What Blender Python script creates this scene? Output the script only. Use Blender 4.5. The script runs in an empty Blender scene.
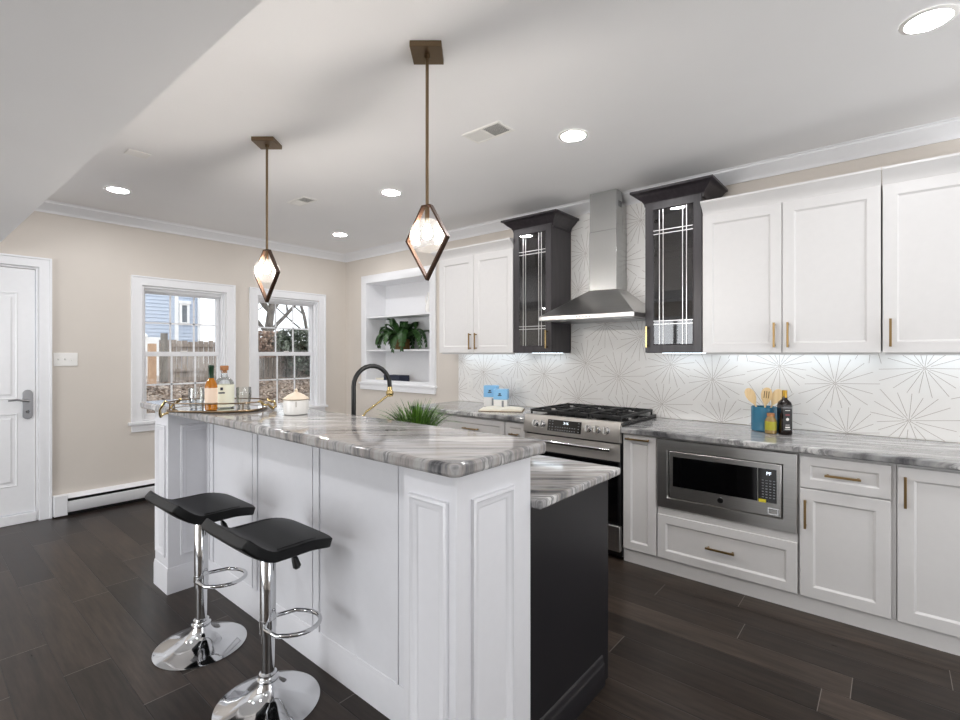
import bpy, bmesh, math, random
from mathutils import Vector, Matrix
R = math.radians
scene = bpy.context.scene
COL = scene.collection

# ------------------------------------------------------------------ camera, world, exposure, big lights
cam_d = bpy.data.cameras.new('camera')
cam_d.sensor_fit = 'HORIZONTAL'; cam_d.sensor_width = 36.0
cam_d.lens = 489.43 / 960 * 36.0
cam_d.shift_y = (353.15 - 360) / 960
cam_d.clip_start = 0.02
cam = bpy.data.objects.new('camera', cam_d); COL.objects.link(cam)
cam.location = (5.3691, -3.7071, 1.372)
cam.rotation_euler = (R(90), 0, R(40.073))
scene.camera = cam

scene.view_settings.view_transform = 'Standard'
scene.view_settings.look = 'None'
scene.view_settings.gamma = 1.0
scene.view_settings.exposure = 0.0
scene.view_settings.use_curve_mapping = False

SKY = 2.0            # overcast sky
CAN = 165.0           # recessed lamps (radiance of the lens)
STRIP = 6.5          # under cabinet strips
REAR_FILL = 80.0         # added fill light at the unseen rear wall
SIDE_FILL = 125.0  # added fill light on the unseen east side, mostly for the ceiling

world = bpy.data.worlds.new('overcast_sky'); scene.world = world
world.use_nodes = True
wn = world.node_tree; wn.nodes.clear()
wo = wn.nodes.new('ShaderNodeOutputWorld'); wb = wn.nodes.new('ShaderNodeBackground')
wb.inputs['Color'].default_value = (0.93, 0.96, 1.0, 1); wb.inputs['Strength'].default_value = SKY
wn.links.new(wb.outputs[0], wo.inputs[0])

def area_light(name, loc, rot, sx, sy, energy, color):
    l = bpy.data.lights.new(name, 'AREA'); l.shape = 'RECTANGLE'; l.size = sx; l.size_y = sy
    l.energy = energy; l.color = color
    o = bpy.data.objects.new(name, l); COL.objects.link(o); o.location = loc; o.rotation_euler = rot
    return o
# added fill lights at the unseen rear and east walls, tilted up to brighten the ceiling
area_light('rear_fill_light', (2.4, -7.4, 1.15), (R(112), 0, 0), 3.4, 2.0, REAR_FILL, (0.95, 0.98, 1.0))
area_light('side_fill_light', (8.7, -2.3, 1.0), (R(162), 0, R(90)), 3.2, 1.9, SIDE_FILL, (0.95, 0.98, 1.0))

# ------------------------------------------------------------------ materials
def s2l(c):
    return tuple(((x / 255) / 12.92 if x / 255 <= 0.04045 else ((x / 255 + 0.055) / 1.055) ** 2.4) for x in c)

class NT:
    def __init__(s, name):
        s.m = bpy.data.materials.new(name); s.m.use_nodes = True
        s.t = s.m.node_tree; s.t.nodes.clear()
        s.out = s.t.nodes.new('ShaderNodeOutputMaterial')
    def n(s, typ, **kw):
        nd = s.t.nodes.new(typ)
        for k, v in kw.items():
            if k.startswith('i_'):
                key = k[2:]
                key = int(key) if key.isdigit() else key.replace('_', ' ')
                nd.inputs[key].default_value = v
            else: setattr(nd, k, v)
        return nd
    def l(s, a, b): s.t.links.new(a, b)
    def math(s, op, a, b=None):
        nd = s.n('ShaderNodeMath', operation=op)
        for i, x in enumerate((a, b)):
            if x is None: continue
            if isinstance(x, (int, float)): nd.inputs[i].default_value = x
            else: s.l(x, nd.inputs[i])
        return nd.outputs[0]
    def ramp(s, fac, stops, interp='LINEAR'):
        r = s.n('ShaderNodeValToRGB'); r.color_ramp.interpolation = interp
        el = r.color_ramp.elements
        while len(el) < len(stops): el.new(0.5)
        for e, (p, c) in zip(el, stops):
            e.position = p; e.color = (*c, 1)
        s.l(fac, r.inputs[0]); return r.outputs[0]
    def bsdf(s, **kw):
        b = s.n('ShaderNodeBsdfPrincipled')
        for k, v in kw.items(): b.inputs[k].default_value = v
        s.l(b.outputs[0], s.out.inputs[0]); return b

def plain(name, rgb, rough=0.5, metal=0.0, lin=False, spec=0.5, noise=0.0, nscale=30, bump=0.0, emis=None, es=0, coat=0.0, stretch=(1, 1, 1)):
    t = NT(name); c = rgb if lin else s2l(rgb)
    b = t.bsdf(**{'Base Color': (*c, 1), 'Roughness': rough, 'Metallic': metal, 'Specular IOR Level': spec})
    if coat: b.inputs['Coat Weight'].default_value = coat; b.inputs['Coat Roughness'].default_value = 0.08
    tc = t.n('ShaderNodeTexCoord'); mp = t.n('ShaderNodeMapping'); mp.inputs['Scale'].default_value = stretch
    t.l(tc.outputs['Object'], mp.inputs[0])
    nz = t.n('ShaderNodeTexNoise', i_Scale=nscale, i_Detail=4.0); t.l(mp.outputs[0], nz.inputs['Vector'])
    k = max(noise, 0.012)
    col = t.ramp(nz.outputs[0], [(0.25, tuple(x * (1 - k) for x in c)), (0.75, tuple(min(1, x * (1 + k)) for x in c))])
    t.l(col, b.inputs['Base Color'])
    if bump:
        bp = t.n('ShaderNodeBump', i_Strength=bump, i_Distance=0.002); t.l(nz.outputs[0], bp.inputs['Height']); t.l(bp.outputs[0], b.inputs['Normal'])
    if emis:
        b.inputs['Emission Color'].default_value = (*emis, 1); b.inputs['Emission Strength'].default_value = es
    return t.m

def clear(name, tint=(1, 1, 1), gloss=0.10, rough=0.0, fres=True):
    t = NT(name)
    tr = t.n('ShaderNodeBsdfTransparent'); tr.inputs[0].default_value = (*tint, 1)
    gl = t.n('ShaderNodeBsdfGlossy'); gl.inputs['Roughness'].default_value = rough
    mx = t.n('ShaderNodeMixShader')
    if fres:
        lw = t.n('ShaderNodeLayerWeight', i_Blend=0.35)
        f = t.math('ADD', t.math('MULTIPLY', lw.outputs['Fresnel'], 0.7), gloss * 0.3)
        t.l(f, mx.inputs[0])
    else: mx.inputs[0].default_value = gloss
    t.l(tr.outputs[0], mx.inputs[1]); t.l(gl.outputs[0], mx.inputs[2]); t.l(mx.outputs[0], t.out.inputs[0])
    return t.m

def steel(name, rgb=(0.60, 0.59, 0.575), rough=0.33, stretch=(2, 60, 300)):
    t = NT(name)
    b = t.bsdf(**{'Base Color': (*rgb, 1), 'Metallic': 1.0, 'Roughness': rough})
    tc = t.n('ShaderNodeTexCoord'); mp = t.n('ShaderNodeMapping'); mp.inputs['Scale'].default_value = stretch
    t.l(tc.outputs['Object'], mp.inputs[0])
    nz = t.n('ShaderNodeTexNoise', i_Scale=1.0, i_Detail=3.0); t.l(mp.outputs[0], nz.inputs['Vector'])
    t.l(t.ramp(nz.outputs[0], [(0.3, tuple(x * 0.95 for x in rgb)), (0.7, tuple(x * 1.04 for x in rgb))]), b.inputs['Base Color'])
    t.l(t.math('ADD', t.math('MULTIPLY', nz.outputs[0], 0.05), rough - 0.025), b.inputs['Roughness'])
    return t.m

def marble(name, ang, warm):
    t = NT(name)
    tc = t.n('ShaderNodeTexCoord')
    mp = t.n('ShaderNodeMapping'); mp.inputs['Rotation'].default_value = (0, 0, R(-ang))
    t.l(tc.outputs['Object'], mp.inputs[0])
    m0 = t.n('ShaderNodeMapping'); m0.inputs['Scale'].default_value = (1.0, 2.2, 2.2); t.l(mp.outputs[0], m0.inputs[0])
    wz = t.n('ShaderNodeTexNoise', i_Scale=1.6, i_Detail=3.0); t.l(m0.outputs[0], wz.inputs['Vector'])
    vm = t.n('ShaderNodeVectorMath', operation='MULTIPLY_ADD'); t.l(wz.outputs['Color'], vm.inputs[0])
    vm.inputs[1].default_value = (0.05, 0.07, 0.05); t.l(mp.outputs[0], vm.inputs[2])
    m1 = t.n('ShaderNodeMapping'); m1.inputs['Scale'].default_value = (0.9, 13.0, 2.5); t.l(vm.outputs[0], m1.inputs[0])
    n1 = t.n('ShaderNodeTexNoise', i_Scale=1.0, i_Detail=5.0, i_Roughness=0.55); t.l(m1.outputs[0], n1.inputs['Vector'])
    m2 = t.n('ShaderNodeMapping'); m2.inputs['Scale'].default_value = (3.0, 60.0, 6.0); t.l(vm.outputs[0], m2.inputs[0])
    n2 = t.n('ShaderNodeTexNoise', i_Scale=1.0, i_Detail=4.0, i_Roughness=0.7); t.l(m2.outputs[0], n2.inputs['Vector'])
    f = t.math('ADD', t.math('MULTIPLY', n1.outputs[0], 0.7), t.math('MULTIPLY', n2.outputs[0], 0.3))
    d = (0.055, 0.055, 0.06); g = (0.19, 0.188, 0.192); l1 = (0.42, 0.41, 0.405); l2 = (0.66, 0.65, 0.64)
    b1 = (0.33, 0.305, 0.29) if warm else (0.31, 0.31, 0.312)
    col = t.ramp(f, [(0.34, d), (0.40, g), (0.45, b1), (0.50, l1), (0.54, g), (0.575, l2), (0.66, b1)])
    b = t.bsdf(**{'Roughness': 0.07, 'Specular IOR Level': 0.55})
    t.l(col, b.inputs['Base Color'])
    return t.m

def floor_mat():
    t = NT('dark_plank_floor')
    W, L = 0.165, 1.22
    tc = t.n('ShaderNodeTexCoord'); sp = t.n('ShaderNodeSeparateXYZ'); t.l(tc.outputs['Object'], sp.inputs[0])
    yy = t.math('DIVIDE', t.math('ADD', sp.outputs['Y'], 20 + 0.91 - 0.165 * 120 + 0.165*40), W)
    row = t.math('FLOOR', yy); fy = t.math('FRACT', yy)
    wn1 = t.n('ShaderNodeTexWhiteNoise', noise_dimensions='1D'); t.l(row, wn1.inputs['W'])
    xx = t.math('ADD', t.math('DIVIDE', sp.outputs['X'], L), t.math('MULTIPLY', wn1.outputs['Value'], 7.31))
    pl = t.math('FLOOR', xx); fx = t.math('FRACT', xx)
    cb = t.n('ShaderNodeCombineXYZ'); t.l(row, cb.inputs[0]); t.l(pl, cb.inputs[1])
    wn2 = t.n('ShaderNodeTexWhiteNoise', noise_dimensions='3D'); t.l(cb.outputs[0], wn2.inputs['Vector'])
    # grain
    off = t.n('ShaderNodeVectorMath', operation='MULTIPLY_ADD'); t.l(wn2.outputs['Color'], off.inputs[0]); off.inputs[1].default_value = (9, 9, 9); t.l(tc.outputs['Object'], off.inputs[2])
    mp = t.n('ShaderNodeMapping'); mp.inputs['Scale'].default_value = (2.2, 26, 1); t.l(off.outputs[0], mp.inputs[0])
    nz = t.n('ShaderNodeTexNoise', i_Scale=1.6, i_Detail=7.0, i_Roughness=0.65); t.l(mp.outputs[0], nz.inputs['Vector'])
    mp2 = t.n('ShaderNodeMapping'); mp2.inputs['Scale'].default_value = (1.2, 4, 1); t.l(off.outputs[0], mp2.inputs[0])
    nz2 = t.n('ShaderNodeTexNoise', i_Scale=2.0, i_Detail=3.0); t.l(mp2.outputs[0], nz2.inputs['Vector'])
    tone = t.math('ADD', t.math('MULTIPLY', wn2.outputs['Value'], 0.55), t.math('MULTIPLY', nz2.outputs[0], 0.45))
    base = t.ramp(tone, [(0.2, (0.017, 0.0120, 0.0094)), (0.5, (0.032, 0.0232, 0.0182)), (0.8, (0.056, 0.041, 0.032))])
    gr = t.ramp(nz.outputs[0], [(0.32, (0.5, 0.5, 0.5)), (0.68, (1.42, 1.4, 1.38))])
    mx = t.n('ShaderNodeMix', data_type='RGBA', blend_type='MULTIPLY'); mx.inputs[0].default_value = 1.0
    t.l(base, mx.inputs[6]); t.l(gr, mx.inputs[7])
    # bevelled seams
    ey = t.math('MULTIPLY', t.math('MINIMUM', fy, t.math('SUBTRACT', 1.0, fy)), W)
    ex = t.math('MULTIPLY', t.math('MINIMUM', fx, t.math('SUBTRACT', 1.0, fx)), L)
    seam = t.ramp(t.math('MULTIPLY', ey, 100.0), [(0.0, (0, 0, 0)), (0.10, (0.1, 0.1, 0.1)), (0.22, (1, 1, 1))])
    mx1 = t.n('ShaderNodeMix', data_type='RGBA', blend_type='MULTIPLY'); mx1.inputs[0].default_value = 0.75
    t.l(mx.outputs[2], mx1.inputs[6]); t.l(seam, mx1.inputs[7])
    # butt joints: bevel highlight painted into the colour as a pale line
    joint = t.math('LESS_THAN', ex, 0.0014)
    mx2 = t.n('ShaderNodeMix', data_type='RGBA'); t.l(t.math('MULTIPLY', joint, 0.55), mx2.inputs[0])
    t.l(mx1.outputs[2], mx2.inputs[6]); mx2.inputs[7].default_value = (0.30, 0.27, 0.245, 1)
    b = t.bsdf(**{'Specular IOR Level': 0.25})
    t.l(mx2.outputs[2], b.inputs['Base Color'])
    t.l(t.math('ADD', t.math('MULTIPLY', nz.outputs[0], 0.12), 0.24), b.inputs['Roughness'])
    bp = t.n('ShaderNodeBump', i_Strength=0.35, i_Distance=0.002)
    h = t.math('ADD', t.math('MULTIPLY', nz.outputs[0], 0.12), seam)
    t.l(h, bp.inputs['Height']); t.l(bp.outputs[0], b.inputs['Normal'])
    return t.m

def wood_mat(name, c1, c2, rough=0.5, st=(30, 30, 3)):
    t = NT(name); tc = t.n('ShaderNodeTexCoord'); mp = t.n('ShaderNodeMapping'); mp.inputs['Scale'].default_value = st
    t.l(tc.outputs['Object'], mp.inputs[0]); nz = t.n('ShaderNodeTexNoise', i_Scale=1.0, i_Detail=5.0); t.l(mp.outputs[0], nz.inputs['Vector'])
    b = t.bsdf(Roughness=rough); t.l(t.ramp(nz.outputs[0], [(0.3, s2l(c1)), (0.7, s2l(c2))]), b.inputs['Base Color'])
    return t.m

M = {}
M['wall'] = plain('beige_wall_paint', (216, 208, 199), 0.6, noise=0.02, nscale=3, bump=0.03)
M['ceil'] = plain('ceiling_paint', (243, 242, 242), 0.7, noise=0.015, nscale=2)
M['trim'] = plain('white_trim_paint', (238, 238, 240), 0.32)
M['cab'] = plain('white_cabinet_paint', (220, 218, 217), 0.34)
M['island'] = plain('white_island_paint', (228, 228, 232), 0.36)
M['dark'] = wood_mat('espresso_stained_wood', (38, 34, 38), (54, 49, 53), 0.36, (40, 40, 4))
M['darkpanel'] = plain('charcoal_panel_paint', (27, 26, 30), 0.36)
M['floor'] = floor_mat()
M['stone'] = marble('grey_banded_quartzite', 40, True)
M['stone2'] = marble('grey_streaked_quartzite', 12, False)
M['tile'] = plain('white_splash_tile', (240, 238, 235), 0.22, noise=0.02, nscale=6)
M['inlay'] = plain('taupe_tile_inlay', (150, 136, 126), 0.4)
M['brass'] = plain('brushed_brass', (150, 124, 84), 0.34, 1.0)
M['gold'] = plain('polished_gold', (190, 168, 120), 0.2, 1.0)
M['bronze'] = plain('aged_bronze_metal', (124, 106, 84), 0.36, 1.0)
M['darkbronze'] = plain('dark_bronze_metal', (70, 50, 38), 0.4, 0.75)
M['chrome'] = plain('polished_chrome', (215, 216, 218), 0.06, 1.0)
M['steel'] = steel('brushed_stainless')
M['steelv'] = steel('brushed_stainless_upright', rgb=(0.50, 0.505, 0.50), stretch=(300, 60, 2), rough=0.25)
M['steelbright'] = plain('satin_stainless', (205, 200, 194), 0.42, 0.75)
M['nickel'] = plain('satin_nickel', (150, 150, 152), 0.3, 1.0)
M['black'] = plain('black_plastic', (14, 14, 15), 0.35)
M['blackgl'] = plain('black_glass', (6, 6, 7), 0.06, spec=0.6)
M['iron'] = plain('cast_iron', (20, 20, 21), 0.45, noise=0.2, nscale=80)
M['leather'] = plain('black_leatherette', (9, 9, 10), 0.45, spec=0.3, noise=0.15, nscale=220, bump=0.1)
M['glass'] = clear('window_glass', (0.97, 0.98, 0.98), 0.10)
M['cabglass'] = clear('smoky_cabinet_glass', (0.45, 0.45, 0.47), 0.22, 0.02)
M['clearg'] = clear('clear_glass', (0.97, 0.98, 0.98), 0.08)
def globe_mat():
    t = NT('ribbed_globe_glass')
    tr = t.n('ShaderNodeBsdfTransparent'); tr.inputs[0].default_value = (0.97, 0.96, 0.95, 1)
    tl = t.n('ShaderNodeBsdfTranslucent'); tl.inputs[0].default_value = (0.95, 0.93, 0.90, 1)
    gl = t.n('ShaderNodeBsdfGlossy'); gl.inputs['Roughness'].default_value = 0.14
    a = t.n('ShaderNodeMixShader'); a.inputs[0].default_value = 0.008; t.l(tr.outputs[0], a.inputs[1]); t.l(tl.outputs[0], a.inputs[2])
    b = t.n('ShaderNodeMixShader'); b.inputs[0].default_value = 0.05; t.l(a.outputs[0], b.inputs[1]); t.l(gl.outputs[0], b.inputs[2])
    t.l(b.outputs[0], t.out.inputs[0]); return t.m
M['globe'] = globe_mat()
M['lead'] = plain('silver_came', (205, 205, 205), 0.3, 0.9)
M['white'] = plain('white_plastic', (238, 236, 232), 0.35)
M['ceramic'] = plain('white_ceramic', (244, 242, 238), 0.18)
M['lampglow'] = plain('lit_lamp_lens', (255, 255, 255), 0.5, emis=(0.985, 0.985, 1.0), es=CAN)
M['stripglow'] = plain('lit_led_strip', (255, 255, 255), 0.5, emis=(0.80, 0.91, 1.0), es=STRIP)
M['warmglow'] = plain('frosted_lamp_lens', (215, 210, 200), 0.4)
M['bulb'] = plain('lit_bulb', (255, 240, 220), 0.5, emis=(1.0, 0.945, 0.885), es=880.0)
M['display'] = plain('lit_display', (230, 240, 255), 0.5, emis=(0.85, 0.92, 1.0), es=1.6)
M['mark'] = plain('grey_print', (140, 142, 146), 0.5)
M['leaf'] = wood_mat('fern_leaf', (24, 52, 20), (58, 96, 42), 0.45, (18, 18, 18))
M['grass'] = wood_mat('grass_blade', (28, 62, 14), (96, 140, 40), 0.45, (25, 25, 8))
M['soil'] = plain('potting_soil', (44, 34, 26), 0.9, noise=0.3)
M['wicker'] = wood_mat('brown_basket', (84, 62, 30), (138, 106, 56), 0.7, (60, 60, 60))
M['navy'] = plain('navy_book_cloth', (40, 46, 66), 0.6)
M['cream'] = plain('cream_paper', (244, 238, 222), 0.7)
M['teal'] = plain('teal_glaze', (64, 122, 150), 0.15)
M['spoon'] = wood_mat('pale_beech', (222, 190, 140), (240, 214, 168), 0.55, (60, 60, 8))
M['oil'] = plain('dark_oil_glass', (24, 14, 10), 0.08)
M['oillabel'] = plain('black_label', (20, 18, 18), 0.5)
M['print'] = plain('white_print', (232, 228, 222), 0.5)
M['red'] = plain('dark_red_print', (120, 40, 50), 0.5)
M['mustard'] = plain('olive_yellow_label', (172, 164, 50), 0.5)
M['honey'] = plain('herb_jar_contents', (150, 124, 76), 0.25)
M['goldcap'] = plain('gold_cap', (176, 140, 60), 0.3, 0.9)
M['blue'] = plain('sky_blue_card', (138, 192, 232), 0.45)
M['amber'] = plain('amber_wine_glass', (176, 108, 16), 0.06, spec=0.6)
M['greenfoil'] = plain('dark_green_foil', (14, 52, 30), 0.3)
M['peach'] = plain('peach_paper_label', (244, 220, 198), 0.6)
M['palegin'] = plain('pale_lemon_label', (242, 242, 222), 0.4)
M['cork'] = wood_mat('cork', (150, 98, 60), (186, 132, 88), 0.8, (90, 90, 90))
M['lid'] = plain('pale_wood_lid', (240, 222, 200), 0.5)
M['mirror'] = plain('mirror_glass', (225, 228, 230), 0.03, 1.0)
M['yellow'] = plain('yellow_sticker', (226, 210, 60), 0.5)
M['ventdark'] = plain('dark_duct', (70, 70, 72), 0.7)
M['siding'] = plain('blue_siding', (190, 201, 218), 0.7)
M['outtrim'] = plain('white_house_trim', (246, 246, 246), 0.6)
M['outpane'] = plain('dark_pane', (120, 126, 132), 0.1)
M['fence'] = wood_mat('weathered_fence_wood', (118, 106, 98), (176, 164, 154), 0.85, (2, 26, 2))
M['fencedark'] = wood_mat('weathered_post_wood', (92, 86, 80), (136, 130, 122), 0.85, (8, 8, 2))
M['cedar'] = wood_mat('new_cedar_post', (164, 128, 98), (194, 158, 126), 0.8, (8, 8, 2))
M['bark'] = wood_mat('grey_bark', (70, 64, 60), (118, 112, 106), 0.9, (10, 10, 3))
M['ground'] = wood_mat('leafy_ground', (120, 104, 92), (196, 186, 176), 0.95, (3, 3, 3))
M['litter'] = wood_mat('dead_leaves', (84, 62, 48), (190, 172, 156), 0.9, (6, 6, 6))
M['ivy'] = wood_mat('ivy_leaf', (38, 46, 36), (130, 138, 122), 0.5, (7, 7, 7))
M['ivyred'] = wood_mat('dry_vine_leaf', (112, 80, 66), (196, 172, 154), 0.7, (7, 7, 7))

# ------------------------------------------------------------------ mesh builder
ORG = {}
class MB:
    def __init__(s): s.v = []; s.f = []; s.mi = []; s.cur = 0
    def av(s, *ps):
        i = len(s.v); s.v += [Vector(p) for p in ps]; return i
    def af(s, *idx): s.f.append(tuple(idx)); s.mi.append(s.cur)
    def quad(s, a, b, c, d):
        i = s.av(a, b, c, d); s.af(i, i + 1, i + 2, i + 3)
    def box(s, x0, x1, y0, y1, z0, z1):
        i = s.av((x0, y0, z0), (x1, y0, z0), (x1, y1, z0), (x0, y1, z0), (x0, y0, z1), (x1, y0, z1), (x1, y1, z1), (x0, y1, z1))
        for q in ((0, 3, 2, 1), (4, 5, 6, 7), (0, 1, 5, 4), (1, 2, 6, 5), (2, 3, 7, 6), (3, 0, 4, 7)): s.af(*[i + k for k in q])
        return s
    def obox(s, c, ax, ay, az):
        c, ax, ay, az = map(Vector, (c, ax, ay, az))
        i = s.av(*[c + a * ax + b * ay + d * az for d in (-1, 1) for a, b in ((-1, -1), (1, -1), (1, 1), (-1, 1))])
        for q in ((0, 3, 2, 1), (4, 5, 6, 7), (0, 1, 5, 4), (1, 2, 6, 5), (2, 3, 7, 6), (3, 0, 4, 7)): s.af(*[i + k for k in q])
        return s
    def tube(s, pts, r, n=10, closed=False, cap=True):
        pts = [Vector(p) for p in pts]; N = len(pts)
        rs = r if isinstance(r, (list, tuple)) else [r] * N
        def tan(k):
            if closed: d = pts[(k + 1) % N] - pts[k - 1]
            else: d = pts[min(k + 1, N - 1)] - pts[max(k - 1, 0)]
            return d.normalized()
        t = tan(0); up = Vector((0, 0, 1)) if abs(t.z) < 0.9 else Vector((1, 0, 0))
        u = t.cross(up).normalized(); st = len(s.v)
        for k in range(N):
            t2 = tan(k); u = (u - t2 * u.dot(t2)).normalized(); w = t2.cross(u)
            for j in range(n):
                a = 2 * math.pi * j / n; s.v.append(pts[k] + (u * math.cos(a) + w * math.sin(a)) * rs[k])
        for k in range(N if closed else N - 1):
            a = st + k * n; b = st + ((k + 1) % N) * n
            for j in range(n): s.af(a + j, a + (j + 1) % n, b + (j + 1) % n, b + j)
        if cap and not closed:
            s.af(*[st + j for j in reversed(range(n))]); s.af(*[st + (N - 1) * n + j for j in range(n)])
        return s
    def lathe(s, prof, cx=0, cy=0, n=32, cap=True, ang=None):
        st = len(s.v); K = len(prof)
        for r, z in prof:
            for j in range(n):
                a = 2 * math.pi * j / n; s.v.append(Vector((cx + r * math.cos(a), cy + r * math.sin(a), z)))
        for k in range(K - 1):
            a = st + k * n; b = a + n
            for j in range(n): s.af(a + j, a + (j + 1) % n, b + (j + 1) % n, b + j)
        if cap:
            if prof[0][0] > 1e-5: s.af(*[st + j for j in reversed(range(n))])
            if prof[-1][0] > 1e-5: s.af(*[st + (K - 1) * n + j for j in range(n)])
        return s
    def prism(s, poly, z0, z1):
        n = len(poly); i = s.av(*[(x, y, z0) for x, y in poly], *[(x, y, z1) for x, y in poly])
        s.af(*[i + k for k in reversed(range(n))]); s.af(*[i + n + k for k in range(n)])
        for k in range(n): s.af(i + k, i + (k + 1) % n, i + n + (k + 1) % n, i + n + k)
        return s
    def extr(s, poly, O, U, V, W):
        """polygon in (U,V) extruded along vector W"""
        O, U, V, W = map(Vector, (O, U, V, W)); n = len(poly)
        i = s.av(*[O + U * a + V * b for a, b in poly], *[O + U * a + V * b + W for a, b in poly])
        s.af(*[i + k for k in reversed(range(n))]); s.af(*[i + n + k for k in range(n)])
        for k in range(n): s.af(i + k, i + (k + 1) % n, i + n + (k + 1) % n, i + n + k)
        return s
    def sweep(s, path, prof, closed=False):
        """prof [(d,z)] : d is the offset to the right of the path, mitred"""
        P = [Vector((p[0], p[1])) for p in path]; N = len(P); st = len(s.v); K = len(prof)
        for k in range(N):
            d1 = (P[k] - P[k - 1]) if (closed or k > 0) else (P[1] - P[0])
            d2 = (P[(k + 1) % N] - P[k]) if (closed or k < N - 1) else (P[-1] - P[-2])
            n1 = Vector((d1.y, -d1.x)).normalized(); n2 = Vector((d2.y, -d2.x)).normalized()
            m = (n1 + n2) / (1 + n1.dot(n2))
            for d, z in prof: s.v.append(Vector((P[k].x + m.x * d, P[k].y + m.y * d, z)))
        for k in range(N if closed else N - 1):
            a = st + k * K; b = st + ((k + 1) % N) * K
            for j in range(K): s.af(a + j, a + (j + 1) % K, b + (j + 1) % K, b + j)
        if not closed:
            s.af(*[st + j for j in range(K)]); s.af(*[st + (N - 1) * K + j for j in reversed(range(K))])
        return s
    def ring(s, O, U, V, N, w, h, prof):
        """mitred picture-frame moulding on the plane O+U*a+V*b ; prof [(inset, proud)]"""
        O, U, V, N = map(Vector, (O, U, V, N)); st = len(s.v)
        for ins, pr in prof:
            for a, b in ((ins, ins), (w - ins, ins), (w - ins, h - ins), (ins, h - ins)): s.v.append(O + U * a + V * b + N * pr)
        for k in range(len(prof) - 1):
            for j in range(4):
                a = st + k * 4; b = a + 4
                s.af(a + j, a + (j + 1) % 4, b + (j + 1) % 4, b + j)
        return s
    def shaker(s, O, U, V, N, w, h, t=0.02, rail=0.055, dep=0.009, slope=0.010):
        """door slab with a recessed centre panel; O is the lower corner of the back plane"""
        s.ring(O, U, V, N, w, h, [(0, 0), (0, t - 0.002), (0.002, t), (rail, t), (rail + slope, t - dep)])
        O, U, V, N = map(Vector, (O, U, V, N)); k = rail + slope
        i = s.av(*[O + U * a + V * b + N * (t - dep) for a, b in ((k, k), (w - k, k), (w - k, h - k), (k, h - k))]); s.af(i, i + 1, i + 2, i + 3)
        i = s.av(*[O + U * a + V * b for a, b in ((0, 0), (0, h), (w, h), (w, 0))]); s.af(i, i + 1, i + 2, i + 3)
        return s
    def sphere(s, c, r, n=20, m=12, sc=(1, 1, 1)):
        c = Vector(c); prof = []
        st = len(s.v)
        for k in range(m + 1):
            ph = math.pi * k / m - math.pi / 2
            for j in range(n):
                a = 2 * math.pi * j / n
                s.v.append(c + Vector((math.cos(ph) * math.cos(a) * r * sc[0], math.cos(ph) * math.sin(a) * r * sc[1], math.sin(ph) * r * sc[2])))
        for k in range(m):
            a = st + k * n; b = a + n
            for j in range(n): s.af(a + j, a + (j + 1) % n, b + (j + 1) % n, b + j)
        return s
    def rotz(s, a, c=(0, 0, 0)):
        m = Matrix.Translation(Vector(c)) @ Matrix.Rotation(a, 4, 'Z') @ Matrix.Translation(-Vector(c))
        s.v = [m @ p for p in s.v]; return s
    def xf(s, m): s.v = [m @ p for p in s.v]; return s

def obj(name, mb, mat, parent=None, loc=None, bevel=0.0, smooth=40, sub=0, seg=2):
    org = ORG[parent.name] if parent is not None else Vector(loc or (0, 0, 0))
    me = bpy.data.meshes.new(name)
    me.from_pydata([p - org for p in mb.v], [], mb.f)
    mats = mat if isinstance(mat, (list, tuple)) else [mat]
    for m in mats: me.materials.append(m)
    if len(mats) > 1: me.polygons.foreach_set('material_index', mb.mi)
    bm = bmesh.new(); bm.from_mesh(me)
    bmesh.ops.remove_doubles(bm, verts=bm.verts, dist=1e-6)
    bmesh.ops.recalc_face_normals(bm, faces=bm.faces)
    bm.to_mesh(me); bm.free(); me.update()
    if smooth:
        me.shade_smooth(); me.set_sharp_from_angle(angle=R(smooth))
    o = bpy.data.objects.new(name, me); COL.objects.link(o)
    if parent is not None: o.parent = parent
    else: o.location = org
    ORG[o.name] = org
    if bevel:
        b = o.modifiers.new('bevel', 'BEVEL'); b.width = bevel; b.segments = seg; b.limit_method = 'ANGLE'; b.angle_limit = R(40); b.harden_normals = False
    if sub:
        b = o.modifiers.new('subsurf', 'SUBSURF'); b.levels = sub; b.render_levels = sub
    return o

def tag(o, label=None, cat=None, group=None, kind=None):
    if label: o['label'] = label
    if cat: o['category'] = cat
    if group: o['group'] = group
    if kind: o['kind'] = kind
    return o

def thing(name, loc, label=None, cat=None, group=None, kind=None):
    o = bpy.data.objects.new(name, None); COL.objects.link(o); o.location = loc
    o.empty_display_size = 0.05
    ORG[o.name] = Vector(loc)
    return tag(o, label, cat, group, kind)

def struct(name, mb, mat, parent=None, bevel=0.0):
    o = obj(name, mb, mat, parent, bevel=bevel)
    if parent is None: o['kind'] = 'structure'
    return o

def dup(root, loc, label=None, rz=0):
    r = root.copy(); COL.objects.link(r); r.location = loc; r.rotation_euler = (0, 0, rz)
    if label: r['label'] = label
    for ch in list(root.children):
        c = ch.copy(); COL.objects.link(c); c.parent = r
        for g in list(ch.children):
            d = g.copy(); COL.objects.link(d); d.parent = c
    return r

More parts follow.
